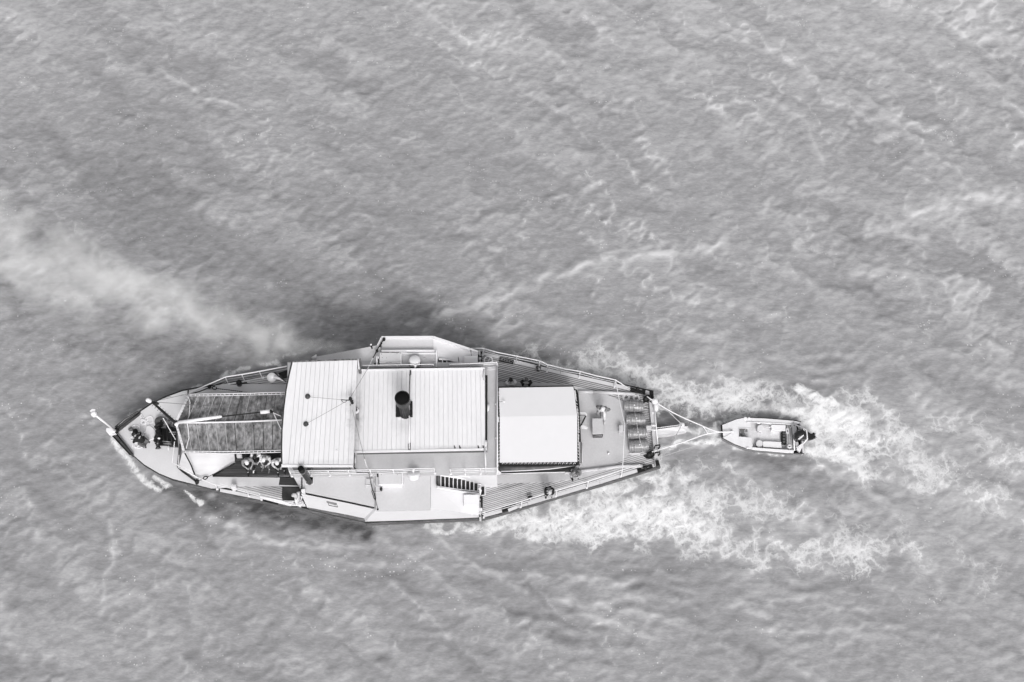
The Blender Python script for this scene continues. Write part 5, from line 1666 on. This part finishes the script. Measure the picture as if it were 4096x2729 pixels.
# tarpaulin hung from the fore awning
vs, fs = [], []
nu, nv = 16, 10
for j in range(nv + 1):
    for i in range(nu + 1):
        s_, t_ = i / nu, j / nv
        xa, ya = 729 + 208 * s_, 1812 + 5 * s_
        lowp = [(716, 1862), (730, 1880), (760, 1893), (800, 1899), (851, 1902), (895, 1877), (940, 1852)]
        k = s_ * 6
        k0 = min(int(k), 5)
        lx = lowp[k0][0] + (lowp[k0 + 1][0] - lowp[k0][0]) * (k - k0)
        ly = lowp[k0][1] + (lowp[k0 + 1][1] - lowp[k0][1]) * (k - k0)
        z = 2.7 + (ZD + .14 - 2.7) * t_ - .12 * math.sin(math.pi * t_) + .012 * math.sin(s_ * 23 + t_ * 4) * t_
        vs.append(P(xa + (lx - xa) * t_, ya + (ly - ya) * t_, z))
for j in range(nv):
    for i in range(nu):
        a = j * (nu + 1) + i
        fs.append([a, a + 1, a + nu + 2, a + nu + 1])
m_ = len(vs)
vs2 = vs + [v - Vector((0, 0, .015)) for v in vs]
fs2 = fs + [[x + m_ for x in f[::-1]] for f in fs]
tag(MB().add(vs2, fs2, True).build('tarpaulin', CANVP, None), 'pale tarpaulin slung below the dark fore awning on the near side', 'tarpaulin')
tag(slab('door_mat', [(1129, 1948), (1201, 1950), (1205, 1955), (1204, 1993), (1127, 2000)], ZD + .075, .02, mat('mat_fabric', .05, .9, var=.3, scale=5), None),
    'big dark doormat lying on the near deck before the wing cabin', 'mat')
# bucket and tub
for (x, y, lab) in ((2153, 1478, 'dark bucket with a pale handle standing at the far deck edge'), (2120, 1997, 'dark bucket under the near aft lifeline')):
    b_ = thing('bucket', P(x, y, ZD + .04), lab, 'bucket', 'buckets at the deck edges')
    c0, c1 = P(x, y, ZD + .04), P(x, y, ZD + .04) + Vector((0, 0, .28))
    MB().lathe(c0, c1, [(0, .10), (.1, .11), (1, .13)], 16).build('pail', mat('bucket_dark', .05, .5), b_)
    q = [c1 + Vector((math.cos(t) * .13, math.sin(t) * .13, 0)) for t in [6.2832 * j / 16 for j in range(16)]]
    MB().tube(q, .014, 5, closed=True).build('rim', STEEL, b_)
    MB().tube([c1 + Vector((0.02, -.02, 0)), c1 + Vector((.04, -.09, .03)), c1 + Vector((.03, -.14, 0))], .02, 5).build('handle', BRIGHT, b_)
# deck box
db = thing('deck_box', P(2390, 1706, zf), 'grey topped dark deck box standing clear on the aft deck', 'box')
MB().poly([(2373, 1682, zf + .5), (2410, 1682, zf + .5), (2412, 1739, zf + .5), (2374, 1740, zf + .5)], 0, .49).build('box_body', BLACK, db)
slab('box_lid', [(2369, 1674), (2410, 1674), (2413, 1736), (2370, 1737)], zf + .62, .07, LINO, db, bevel=.01)
pipe('box_rail', [(2374, 1743, zf + .3), (2409, 1742.5, zf + .3)], .03, BRIGHT, db)
pipe('box_foot', [(2370, 1744, zf + .05), (2376, 1749, zf + .05), (2407, 1748, zf + .05), (2409, 1744, zf + .05)], .025, ALU, db)
# spar / cord behind the standing man
tag(pipe('boat_hook', [(2402, 1648, zf + .1), (2404, 1674, zf + .1)], .016, WIRE, None), 'short thin pole lying between the standing man and the deck box', 'pole')

# barrels
def make_barrel():
    r_ = thing('barrel', (0, 0, 0), 'x', 'barrel', 'oak barrels lashed in a row on the aft deck')
    Lh, R0, Rm = .47, .245, .305
    prof = []
    for i in range(13):
        t = i / 12
        prof.append((t, R0 + (Rm - R0) * math.sin(math.pi * t)))
    a, b = Vector((-Lh, 0, Rm)), Vector((Lh, 0, Rm))
    # staves: each a board round the belly
    ns = 22
    vs, fs = [], []
    for k in range(ns):
        mbs_ = MB()
        v_, f_ = [], []
        for i in range(7):
            t = i / 6
            R_ = R0 + (Rm - R0) * math.sin(math.pi * t)
            for q in (0.04, 0.96):
                th = 6.28318 * (k + q) / ns
                v_.append((-Lh + 2 * Lh * t, R_ * math.cos(th), Rm + R_ * math.sin(th)))
                v_.append((-Lh + 2 * Lh * t, (R_ - .03) * math.cos(th), Rm + (R_ - .03) * math.sin(th)))
        for i in range(6):
            o = i * 4
            f_ += [[o, o + 2, o + 6, o + 4], [o + 1, o + 5, o + 7, o + 3], [o, o + 4, o + 5, o + 1], [o + 2, o + 3, o + 7, o + 6]]
        f_ += [[0, 1, 3, 2], [24, 26, 27, 25]]
        mbs_.add([Vector(p) for p in v_], f_)
        mbs_.build('stave', OAK, r_, smooth=False)
    for s_ in (-1, 1):
        MB().lathe(Vector((s_ * (Lh - .05), 0, Rm)), Vector((s_ * (Lh - .03), 0, Rm)), [(0, R0 - .02), (1, R0 - .02)], 20).build('barrel_head', BLACKM if s_ < 0 else OAK, r_)
    for t in (.03, .13, .31, .69, .87, .97):
        R_ = R0 + (Rm - R0) * math.sin(math.pi * t) + .006
        x = -Lh + 2 * Lh * t
        MB().lathe(Vector((x - .018, 0, Rm)), Vector((x + .018, 0, Rm)), [(0, R_), (1, R_)], 24).build('hoop', HOOP, r_)
    MB().lathe(Vector((.02, -.03, 2 * Rm - .01)), Vector((.02, -.03, 2 * Rm + .02)), [(0, .04), (1, .035)], 10).build('bung', BRIGHT, r_)
    return r_


def copy_tree(o, parent=None):
    c = o.copy()
    COL.objects.link(c)
    if parent is not None:
        c.parent = parent
    for ch in list(o.children):
        copy_tree(ch, c)
    return c


bar0 = make_barrel()
spots = [(2532, 1634, -3, 'oak barrel nearest the rope coils, first of the row'), (2540, 1686, 0, 'oak barrel second from the rope coils, darkest belly'),
         (2546, 1741, 2, 'oak barrel third from the rope coils, beside the stern tow post'), (2552, 1791, 3, 'oak barrel at the near end of the row')]
kids = list(bar0.children)
for i, (x, y, a, lab) in enumerate(spots):
    if i == 0:
        c = bar0
    else:
        c = bar0.copy()
        COL.objects.link(c)
        for ch in kids:
            d = ch.copy()
            COL.objects.link(d)
            d.parent = c
    c.location = P(x, y, zf + .03)
    c.rotation_euler = (R(6 * i), 0, R(a))
    c.rotation_euler = (0, 0, R(a))
    c['label'] = lab
tag(pipe('lashing_strap', [(2536, 1632, zf + .67), (2545, 1680, zf + .65), (2553, 1735, zf + .65), (2566, 1785, zf + .62), (2568, 1800, zf + .3)], .016, ROPEG, None),
    'grey lashing strap drawn across the four barrels', 'strap')
tag(slab('barrel_chock', [(2518, 1812), (2560, 1811), (2560, 1817), (2518, 1818)], zf + .1, .08, ALU, None), 'pale timber chock against the nearest barrel', 'chock')

# tow ropes
def rope(name, pts, r, m, label):
    o = MB().tube(smooth_pts([P(*p) for p in pts], 5), r, 7).build(name, m, None)
    return tag(o, label, 'rope')


rope('tow_rope', [(2588, 1586, ZD + .5), (2614, 1604, ZD + .6), (2700, 1655, 1.25), (2800, 1700, .85), (2872, 1727, .8), (2930, 1728, .85)], .031, ROPE,
     'thick white tow rope from the far stern corner to the motorboat')
rope('tow_rope', [(2608, 1808, ZD + .5), (2640, 1798, ZD + .5), (2740, 1766, 1.1), (2820, 1738, .85), (2870, 1730, .8), (2928, 1727, .86)], .033, ROPE,
     'thick white tow rope from the near stern corner to the motorboat')
rope('bridle_rope', [(2812, 1706, .82), (2822, 1718, .8), (2832, 1735, .82)], .03, ROPE, 'short white rope joining the two tow ropes')
rope('slack_line', [(2678, 1650, 1.3), (2700, 1672, .9), (2727, 1697, .7)], .02, ROPEG, 'thin slack line from the far tow rope to the rudder head')
rope('slack_line', [(2727, 1700, .8), (2700, 1750, .9), (2676, 1790, 1.0), (2652, 1824, 1.1), (2632, 1850, 1.3)], .02, ROPEG, 'thin line from the rudder head to the near stern corner')
rope('slack_line', [(2640, 1830, 1.2), (2740, 1797, .7), (2825, 1770, .3)], .014, ROPEG, 'thin grey line trailing from the stern towards the motorboat')

# ------------------------------------------------------------------ the motorboat
mbt = thing('motorboat', P(3050, 1745, 0), 'small open white motorboat with a black outboard, towed astern', 'boat')
zg = .62
out = [(2884, 1702), (2942, 1678), (2978, 1670), (3060, 1673), (3175, 1682), (3204, 1687), (3216, 1814), (3146, 1813), (3022, 1802), (2984, 1795), (2936, 1777), (2889, 1752)]


def bhull():
    e = [P(x, y, zg) for x, y in out]
    cx = sum(v.x for v in e) / len(e)
    cy = P(3000, 1742, zg).y
    rings = [(zg, 1.0, 1.0), (zg - .12, 1.005, 1.01), (.25, .96, .97), (-.15, .85, .93)]
    vs, fs = [], []
    n = len(e)
    for z, ky, kx in rings:
        for v in e:
            vs.append(Vector((cx + (v.x - cx) * kx, cy + (v.y - cy) * ky, z)))
    for i in range(3):
        for k in range(n):
            fs.append([i * n + k, i * n + (k + 1) % n, (i + 1) * n + (k + 1) % n, (i + 1) * n + k])
    fs.append(list(range(3 * n, 4 * n)))
    MB().add(vs, fs).build('boat_hull', mat('boat_side', .25, .4, var=.3, scale=5), mbt)


bhull()
slab('cockpit_sole', [(2960, 1690), (3195, 1698), (3205, 1806), (3000, 1790), (2958, 1760)], .22, .04, COCK, mbt)
slab('bow_strip', [(2883, 1701), (2889, 1699), (2893, 1752), (2887, 1753)], zg + .03, .1, BLACK, mbt)
fd_ = MB()
fd_.poly([(2888, 1701), (2942, 1679), (2978, 1671), (3004, 1672), (3003, 1686), (3003, 1714), (2956, 1713), (2955, 1748), (3007, 1753), (3008, 1788), (3008, 1799), (2984, 1793), (2936, 1775), (2891, 1751)], zg + .02, .05)
fd_.build('boat_foredeck', ALU, mbt)
slab('gunwale', [(3004, 1672), (3060, 1674), (3175, 1683), (3174, 1697), (3100, 1691), (3002, 1684)], zg + .02, .08, ALU, mbt, bevel=.01)
slab('gunwale', [(3008, 1789), (3060, 1793), (3176, 1801), (3174, 1813), (3146, 1812), (3022, 1801), (3008, 1799)], zg + .02, .08, BRIGHT, mbt, bevel=.01)
pipe('rub_rail', [(x, y, zg - .03) for x, y in out[:6]], .022, BLACK, mbt)
pipe('rub_rail', [(x, y, zg - .03) for x, y in out[6:]], .022, BLACK, mbt)
pipe('inner_rail', [(2986, 1688, zg + .04), (3100, 1693, zg + .04), (3172, 1698, zg + .04)], .03, BRIGHT, mbt)
pipe('hatch_rim', [(3003, 1714, zg + .04), (2956, 1713, zg + .04), (2955, 1748, zg + .04), (3007, 1753, zg + .04), (3008, 1788, zg + .04)], .022, BRIGHT, mbt)
slab('hatch_shade_board', [(2957, 1715), (2990, 1716), (2990, 1728), (2957, 1727)], .26, .03, mat('grey_board', .2, .7, var=.3, scale=8), mbt)  # grey board painting in the shade inside the bow hatch
MB().ball(P(2981, 1674, zg + .04), .10, .09, .05).build('deck_fitting', BRIGHT, mbt)
MB().ball(P(2996, 1673, zg + .04), .06, .06, .05).build('deck_fitting', BRIGHT, mbt)
MB().ball(P(2991, 1792, zg + .04), .09, .06, .05).build('deck_fitting', BRIGHT, mbt)
MB().lathe(P(2929, 1728, zg + .02), P(2929, 1727, zg + .16), [(0, .07), (.4, .05), (1, .07)], 12).build('tow_cleat', BRIGHT, mbt)
pipe('painter', [(2928, 1730, zg + .05), (2908, 1743, zg + .05), (2890, 1751, zg + .05)], .013, ROPEG, mbt, n=4)
for cx, cy in ((3042, 1713), (3038, 1774)):
    mb_ = MB()
    s0 = [P(cx + 15 * math.cos(t) * (1 if abs(math.cos(t)) < .8 else .95), cy + 14.5 * math.sin(t), .5) for t in [6.2832 * j / 14 for j in range(14)]]
    mb_.prism(s0, [p - Vector((0, 0, .28)) for p in s0])
    mb_.build('round_seat', mat('seat_pad', .66, .6, var=.1, scale=12), mbt, bevel=.03)
pipe('seat_rail', [(3046, 1691, .6), (3084, 1697, .55), (3085, 1709, .5), (3062, 1709, .5)], .025, WHITE, mbt)
slab('side_bench', [(3086, 1698), (3143, 1700), (3143, 1724), (3086, 1720)], .5, .28, BRIGHT, mbt, bevel=.015)
slab('side_bench', [(3053, 1765), (3125, 1768), (3127, 1793), (3052, 1788)], .5, .28, BRIGHT, mbt, bevel=.015)
cr_ = slab('battery_crate', [(3124, 1731), (3130, 1724), (3142, 1723), (3146, 1777), (3126, 1775)], .42, .2, BLACK, mbt, bevel=.02)
for y in (1734, 1744, 1757, 1768):
    slab('crate_cell', [(3131, y - 4), (3141, y - 4), (3142, y + 3), (3132, y + 3)], .45, .03, mat('dark_cell', .1, .4), cr_)
for x in (3147, 3154, 3161):
    slab('bench_slat', [(x, 1699), (x + 4.5, 1699), (x + 7.5, 1795), (x + 2.5, 1794)], .52, .04, mat('slat_grey', .42, .6, var=.15, scale=6), mbt)
slab('engine_well', [(3166, 1698), (3205, 1694), (3212, 1806), (3174, 1806)], .3, .03, BLACK, mbt)
pipe('thwart_bar', [(3171, 1694, zg + .1), (3174, 1740, zg + .12), (3178, 1803, zg + .1)], .042, BRIGHT, mbt)
slab('stern_box', [(3173, 1702), (3184, 1702), (3188, 1716), (3178, 1736), (3175, 1735)], .5, .25, ALU, mbt, bevel=.02)
slab('stern_box', [(3179, 1760), (3192, 1766), (3197, 1782), (3184, 1792)], .5, .25, ALU, mbt, bevel=.02)
MB().poly([(3186, 1797), (3208, 1776), (3212, 1782), (3199, 1811)], zg + .05, .15).build('transom_knee', BRIGHT, mbt)
slab('transom_board', [(3200, 1690), (3206, 1689), (3217, 1812), (3211, 1813)], zg + .02, .4, WING, mbt)
slab('corner_knee', [(3176, 1684), (3200, 1688), (3199, 1694), (3176, 1697)], zg + .03, .08, ALU, mbt)
pipe('push_bar', [(3175, 1696, zg + .15), (3200, 1708, zg + .35), (3212, 1712, zg + .5), (3226, 1722, zg + .55), (3229, 1755, zg + .55), (3218, 1770, zg + .45), (3186, 1792, zg + .15)], .04, BRIGHT, mbt)
pipe('hose', [(3162, 1713, .6), (3168, 1700, .65), (3178, 1698, .7), (3192, 1705, .75), (3196, 1716, .8)], .02, WHITE, mbt)
for x, y, r in ((3150, 1724, 8), (3158, 1786, 8)):
    mb_ = MB()
    for k in range(3):
        mb_.tube([P(x + (r - k) * math.cos(t) * (.7 if y < 1750 else 1), y + (r - 2 * k) * math.sin(t) * (1.5 if y < 1750 else 1), .57 + .01 * k) for t in [6.2832 * j / 12 for j in range(12)]], .015, 4, closed=True)
    mb_.build('rope_coil', ROPE, mbt)
mb_ = MB()
mb_.tube(smooth_pts([P(x, y, .3) for x, y in ((2995, 1720), (2985, 1716), (2979, 1722), (2980, 1732), (2986, 1740), (2988, 1748))]), .012, 4)
mb_.build('loose_rope', ROPE, mbt)
MB().ball(P(2972, 1738, .28), .12, .1, .06).build('cloth_bundle', CLM, mbt)
MB().ball(P(3035, 1692, .6), .12, .05, .05).build('rope_bundle', ROPE, mbt)
# outboard
ob = MB()
ol = [(3176, 1733), (3180, 1731), (3187, 1719), (3196, 1716), (3212, 1714), (3222, 1719), (3227, 1728), (3229, 1745), (3228, 1757), (3212, 1755), (3203, 1758), (3192, 1760), (3180, 1751)]
top = [P(x, y, 1.25) for x, y in ol]
cc = sum(top, Vector()) / len(top)
n = len(ol)
vs = [cc + (p - cc) * .55 + Vector((0, 0, .12)) for p in top] + [cc + (p - cc) * .88 + Vector((0, 0, .04)) for p in top] + [p - Vector((0, 0, .08)) for p in top] + [cc + (p - cc) * .93 - Vector((0, 0, .45)) for p in top]
fs = []
for i in range(3):
    for k in range(n):
        fs.append([i * n + k, (i + 1) * n + k, (i + 1) * n + (k + 1) % n, i * n + (k + 1) % n])
fs += [list(range(n)), list(range(3 * n, 4 * n))[::-1]]
out_ = ob.add(vs, fs, True).build('outboard_motor', ENG, mbt, label='black outboard motor tilted over the transom')
MB().poly([(3231, 1726), (3245, 1735), (3256, 1729), (3261, 1736), (3258, 1744), (3268, 1749), (3256, 1756), (3244, 1760), (3234, 1761), (3231, 1745)], .7, .12).build('motor_leg', ENG, out_, bevel=.02)
MB().poly([(3190, 1757.5), (3214, 1739), (3216, 1742), (3208, 1751), (3198, 1759)], 1.375, .012).build('motor_decal', BRIGHT, out_)
for (a, b, c, d) in ((3194, 1721, 3199, 1728), (3202, 1720, 3207, 1725), (3212, 1716, 3218, 1725)):
    MB().poly([(a, b), (a + 3, b), (c + 2, d), (c - 1, d)], 1.34, .012).build('motor_stripe', BRIGHT, out_)
for k in range(3):
    c = P(3258, 1744, .72)
    t = 6.2832 * k / 3 + .4
    MB().ball(c + Vector((.03, .09 * math.cos(t), .09 * math.sin(t))), .03, .06, .06, 8, 5).build('propeller_blade', STEEL, out_)

# ------------------------------------------------------------------ people
def rotz(p, a):
    c, s_ = math.cos(a), math.sin(a)
    return Vector((p[0] * c - p[1] * s_, p[0] * s_ + p[1] * c, p[2]))


POSES = {
    'huddle': dict(pelvis=(0, 0, .92), chest=(0, .12, 1.22), neck=(0, .22, 1.38), head=(0, .30, 1.50), sh=(.20, .17, 1.33), el=(.19, .27, 1.08), wr=(.04, .36, 1.10),
                  hip=(.1, 0, .9), knee=(.12, .05, .5), ank=(.13, 0, .09), toe=(.14, .16, .04)),
    'stand': dict(pelvis=(0, 0, .95), chest=(0, .03, 1.28), neck=(0, .05, 1.46), head=(0, .09, 1.60), sh=(.19, .03, 1.41), el=(.30, 0, 1.14), wr=(.22, .17, .98),
                  hip=(.09, 0, .92), knee=(.12, .06, .5), ank=(.15, .0, .09), toe=(.18, .16, .04)),
    'stride': dict(pelvis=(0, 0, .93), chest=(0, .10, 1.25), neck=(0, .16, 1.42), head=(0, .22, 1.54), sh=(.20, .13, 1.37), el=(.34, .02, 1.14), wr=(.22, .12, .95),
                   hip=(.09, 0, .9), knee=(.15, .14, .5), ank=(.2, .1, .09), toe=(.22, .27, .04)),
    'sit': dict(pelvis=(0, 0, .52), chest=(0, .10, .84), neck=(0, .17, 1.01), head=(0, .26, 1.12), sh=(.20, .13, .97), el=(.27, .25, .74), wr=(.12, .43, .66),
                hip=(.1, .03, .5), knee=(.16, .42, .52), ank=(.16, .44, .09), toe=(.18, .60, .04)),
    'lean': dict(pelvis=(0, 0, .92), chest=(0, .22, 1.18), neck=(0, .36, 1.30), head=(0, .46, 1.40), sh=(.20, .28, 1.28), el=(.28, .42, 1.02), wr=(.10, .56, .98),
                 hip=(.1, 0, .9), knee=(.12, .05, .5), ank=(.13, 0, .09), toe=(.14, .16, .04)),
    'crouch': dict(pelvis=(0, 0, .48), chest=(0, .26, .70), neck=(0, .44, .78), head=(0, .56, .78), sh=(.21, .36, .76), el=(.30, .46, .48), wr=(.16, .66, .22),
                   hip=(.1, 0, .46), knee=(.2, .30, .36), ank=(.16, -.02, .10), toe=(.18, .14, .04)),
}


def skin_mesh(name, verts, edges, radii, m, parent, sub=1, roots=(0,)):
    me = bpy.data.meshes.new(name)
    me.from_pydata([tuple(v) for v in verts], edges, [])
    o = bpy.data.objects.new(name, me)
    COL.objects.link(o)
    o.parent = parent
    sk = o.modifiers.new('skin', 'SKIN')
    sk.use_smooth_shade = True
    if not me.skin_vertices:
        me.skin_vertices.new()
    for i, r in enumerate(radii):
        me.skin_vertices[0].data[i].radius = (r, r)
        me.skin_vertices[0].data[i].use_root = i in roots
    sb = o.modifiers.new('smooth', 'SUBSURF')
    sb.levels = sb.render_levels = sub
    me.materials.append(m)
    return o


def person(x, y, z, rz, pose, shirt, legs, shoes, hair, label, hat=None, group=None, mirror_leg=0.0, sleeves=True):
    root = thing('person', P(x, y, z), label, 'person', group)
    root.rotation_euler = (0, 0, rz)
    d = POSES[pose]

    def mir(p, s_):
        return Vector((p[0] * s_, p[1], p[2]))
    V, E, Rr, roots = [], [], [], [0]

    def add(p, r, parent=None):
        V.append(Vector(p))
        Rr.append(r)
        if parent is not None:
            E.append((parent, len(V) - 1))
        return len(V) - 1
    pe = add(d['pelvis'], .125)
    ch = add(d['chest'], .14, pe)
    nk = add(d['neck'], .052, ch)
    hd = Vector(d['head'])
    up = (hd - Vector(d['neck'])).normalized()
    h1 = add(hd - up * .03, .085, nk)
    add(hd + up * .07, .075, h1)
    hands = []
    for s_ in (-1, 1):
        sh = add(mir(d['sh'], s_), .062, ch)
        el = add(mir(d['el'], s_), .042, sh)
        wr = add(mir(d['wr'], s_), .03, el)
        dv = (mir(d['wr'], s_) - mir(d['el'], s_)).normalized()
        pm = add(mir(d['wr'], s_) + dv * .07, .036, wr)
        hands.append((mir(d['wr'], s_) + dv * .07, dv, s_))
        ky = mirror_leg * s_
        hip = add(mir(d['hip'], s_), .10, pe)
        kn = add(mir(d['knee'], s_) + Vector((0, ky, 0)), .062, hip)
        an = add(mir(d['ank'], s_) + Vector((0, ky * 1.6, 0)), .042, kn)
        add(mir(d['toe'], s_) + Vector((0, ky * 1.6, 0)), .036, an)
    for p, dv, s_ in hands:      # four fingers and a thumb, each a bent chain rooted in the palm
        side = dv.cross(Vector((0, 0, 1)))
        if side.length < .1:
            side = Vector((1, 0, 0))
        side.normalize()
        dn = dv.cross(side)
        if dn.z > 0:
            dn = -dn
        for k in range(5):
            if k < 4:
                o_ = side * (k - 1.5) * .021
                L = (.07, .078, .074, .058)[k]
                a = add(p + o_, .0095)
                roots.append(a)
                b = add(p + o_ + dv * L * .6 + dn * .008, .009, a)
                add(p + o_ + dv * L * .95 + dn * .035, .008, b)
            else:
                a = add(p - side * s_ * .03 - dv * .03, .0105)
                roots.append(a)
                b = add(p - side * s_ * .055, .0095, a)
                add(p - side * s_ * .05 + dv * .035, .009, b)
    skin_mesh('body', V, E, Rr, SKIN, root, 1, roots)
    # clothes
    V, E, Rr = [], [], []
    pe = add(Vector(d['pelvis']) + Vector((0, 0, .02)), .15)
    ch = add(d['chest'], .17, pe)
    add(Vector(d['chest']) * .35 + Vector(d['neck']) * .65, .10, ch)
    for s_ in (-1, 1):
        sh = add(mir(d['sh'], s_), .085, ch)
        el = add(mir(d['el'], s_), .062, sh)
        if sleeves:
            add(mir(d['el'], s_) * .15 + mir(d['wr'], s_) * .85, .048, el)
    skin_mesh('shirt', V, E, Rr, shirt, root, 1)
    V, E, Rr = [], [], []
    pe = add(Vector(d['pelvis']) - Vector((0, 0, .03)), .14)
    for s_ in (-1, 1):
        ky = mirror_leg * s_
        hip = add(mir(d['hip'], s_), .112, pe)
        kn = add(mir(d['knee'], s_) + Vector((0, ky, 0)), .08, hip)
        add(mir(d['ank'], s_) + Vector((0, ky * 1.6, .05)), .062, kn)
    skin_mesh('trousers', V, E, Rr, legs, root, 1)
    for s_ in (-1, 1):
        ky = Vector((0, mirror_leg * s_ * 1.6, 0))
        a, b = mir(d['ank'], s_) + ky, mir(d['toe'], s_) + ky
        o = MB()
        c = (a + b) / 2
        dd = (b - a)
        o.ball((0, 0, 0), .052, .15, .055, 12, 6)
        an = math.atan2(dd.y, dd.x) - math.pi / 2
        o.v = [rotz(v, an) + Vector((c.x, c.y, .055)) for v in o.v]
        me_ = o.build('shoe', shoes, None, base=(0, 0, 0))
        me_.parent = root
    hb = MB()
    back = Vector((0, -.02, 0))
    hb.ball(hd + up * .035 + back, .10, .115, .10, 14, 8)
    ho = hb.build('hair', hair, None, base=(0, 0, 0))
    ho.parent = root
    fc = MB()
    fc.ball(hd + Vector((0, .10, -.0)), .014, .02, .02, 8, 5)
    for s_ in (-1, 1):
        fc.ball(hd + Vector((s_ * .092, .0, -.01)), .014, .022, .03, 8, 5)
    fo2 = fc.build('nose_and_ears', SKIN, None, base=(0, 0, 0))
    fo2.parent = root
    if hat:
        hm = MB()
        hm.ball(hd + up * .05, .108, .12, .10, 16, 8)
        hm.lathe(hd + up * .04 + Vector((0, .07, 0)), hd + up * .055 + Vector((0, .07, 0)), [(0, .10), (1, .09)], 14)
        h_ = hm.build('cap', hat, None, base=(0, 0, 0))
        h_.parent = root
    return root


zw = ZD + .10
G1 = 'people sitting under the fore awning'
person(999, 1853, zw, R(195), 'sit', CLM, CLB, CLB, HAIRL, 'person in a grey jacket and white cap bending forward, leftmost of the four seated', hat=CLW, group=G1)
person(1038, 1832, zw, R(176), 'sit', CLW, CLB, CLW, HAIRD, 'person in a white shirt and black trousers with hands together, second of the four seated', group=G1, mirror_leg=.1)
person(1078, 1842, zw, R(165), 'sit', CLL, CLG, CLG, HAIRL, 'person in patterned pale shirt and grey trousers, third of the four seated', hat=CLW, group=G1)
person(1117, 1854, zw, R(196), 'sit', CLL, CLB, CLB, HAIRL, 'person in a pale checked shirt and black trousers, seated nearest the wheelhouse', hat=CLW, group=G1)
tag(slab('bench', [(975, 1843), (1122, 1840), (1122, 1862), (975, 1864)], zw + .43, .05, DARKW[0], None), 'dark bench under the edge of the fore awning', 'bench')
tag(slab('small_case', [(946, 1816), (967, 1817), (967, 1828), (946, 1828)], zw + .3, .25, WHITE, None, bevel=.01), 'small white case on the dark planks beside the tarpaulin', 'case')
person(588, 1780, zf, R(60), 'crouch', CLB, CLG, CLB, HAIRD, 'deckhand in black vest crouching over the rope at the bow', sleeves=False)
person(1207, 2018, ZD + .06, R(80), 'stand', CLW, CLW, CLG, HAIRL, 'person in white clothes stepping out beside the near doormat', hat=CLL)
person(2192, 1978, ZD + .06, R(190), 'huddle', CLB, CLB, CLB, HAIRL, 'person in a black coat leaning over the near aft lifeline')
person(2296, 1906, ZD + .08, R(200), 'huddle', mat('brown_cloth', .2, .85, var=.2, scale=9), CLW, CLB, HAIRB, 'person in brown top stooping by the cabin corner, partly hidden')
person(2408, 1658, zf, R(165), 'stride', mat('cloth_jumper', .2, .85, var=.2, scale=9, bump=.4), CLW, CLL, HAIRL, 'person in a grey jumper and pale trousers standing on the open aft deck', hat=CLW, mirror_leg=-.13)
G2 = 'people sitting along the far side of the white awning'
person(2046, 1569, zf, R(8), 'sit', CLW, CLG, CLB, HAIRD, 'dark-haired person in a white shirt seated beside the white awning', group=G2)
person(2103, 1568, zf, R(-5), 'sit', CLB, CLG, CLB, HAIRB, 'person in a black jacket with light hair seated beside the white awning', group=G2)
tag(slab('bench', [(2010, 1566), (2180, 1562), (2180, 1580), (2010, 1584)], zf + .43, .05, DARKW[0], None), 'long dark bench half under the far edge of the white awning', 'bench')
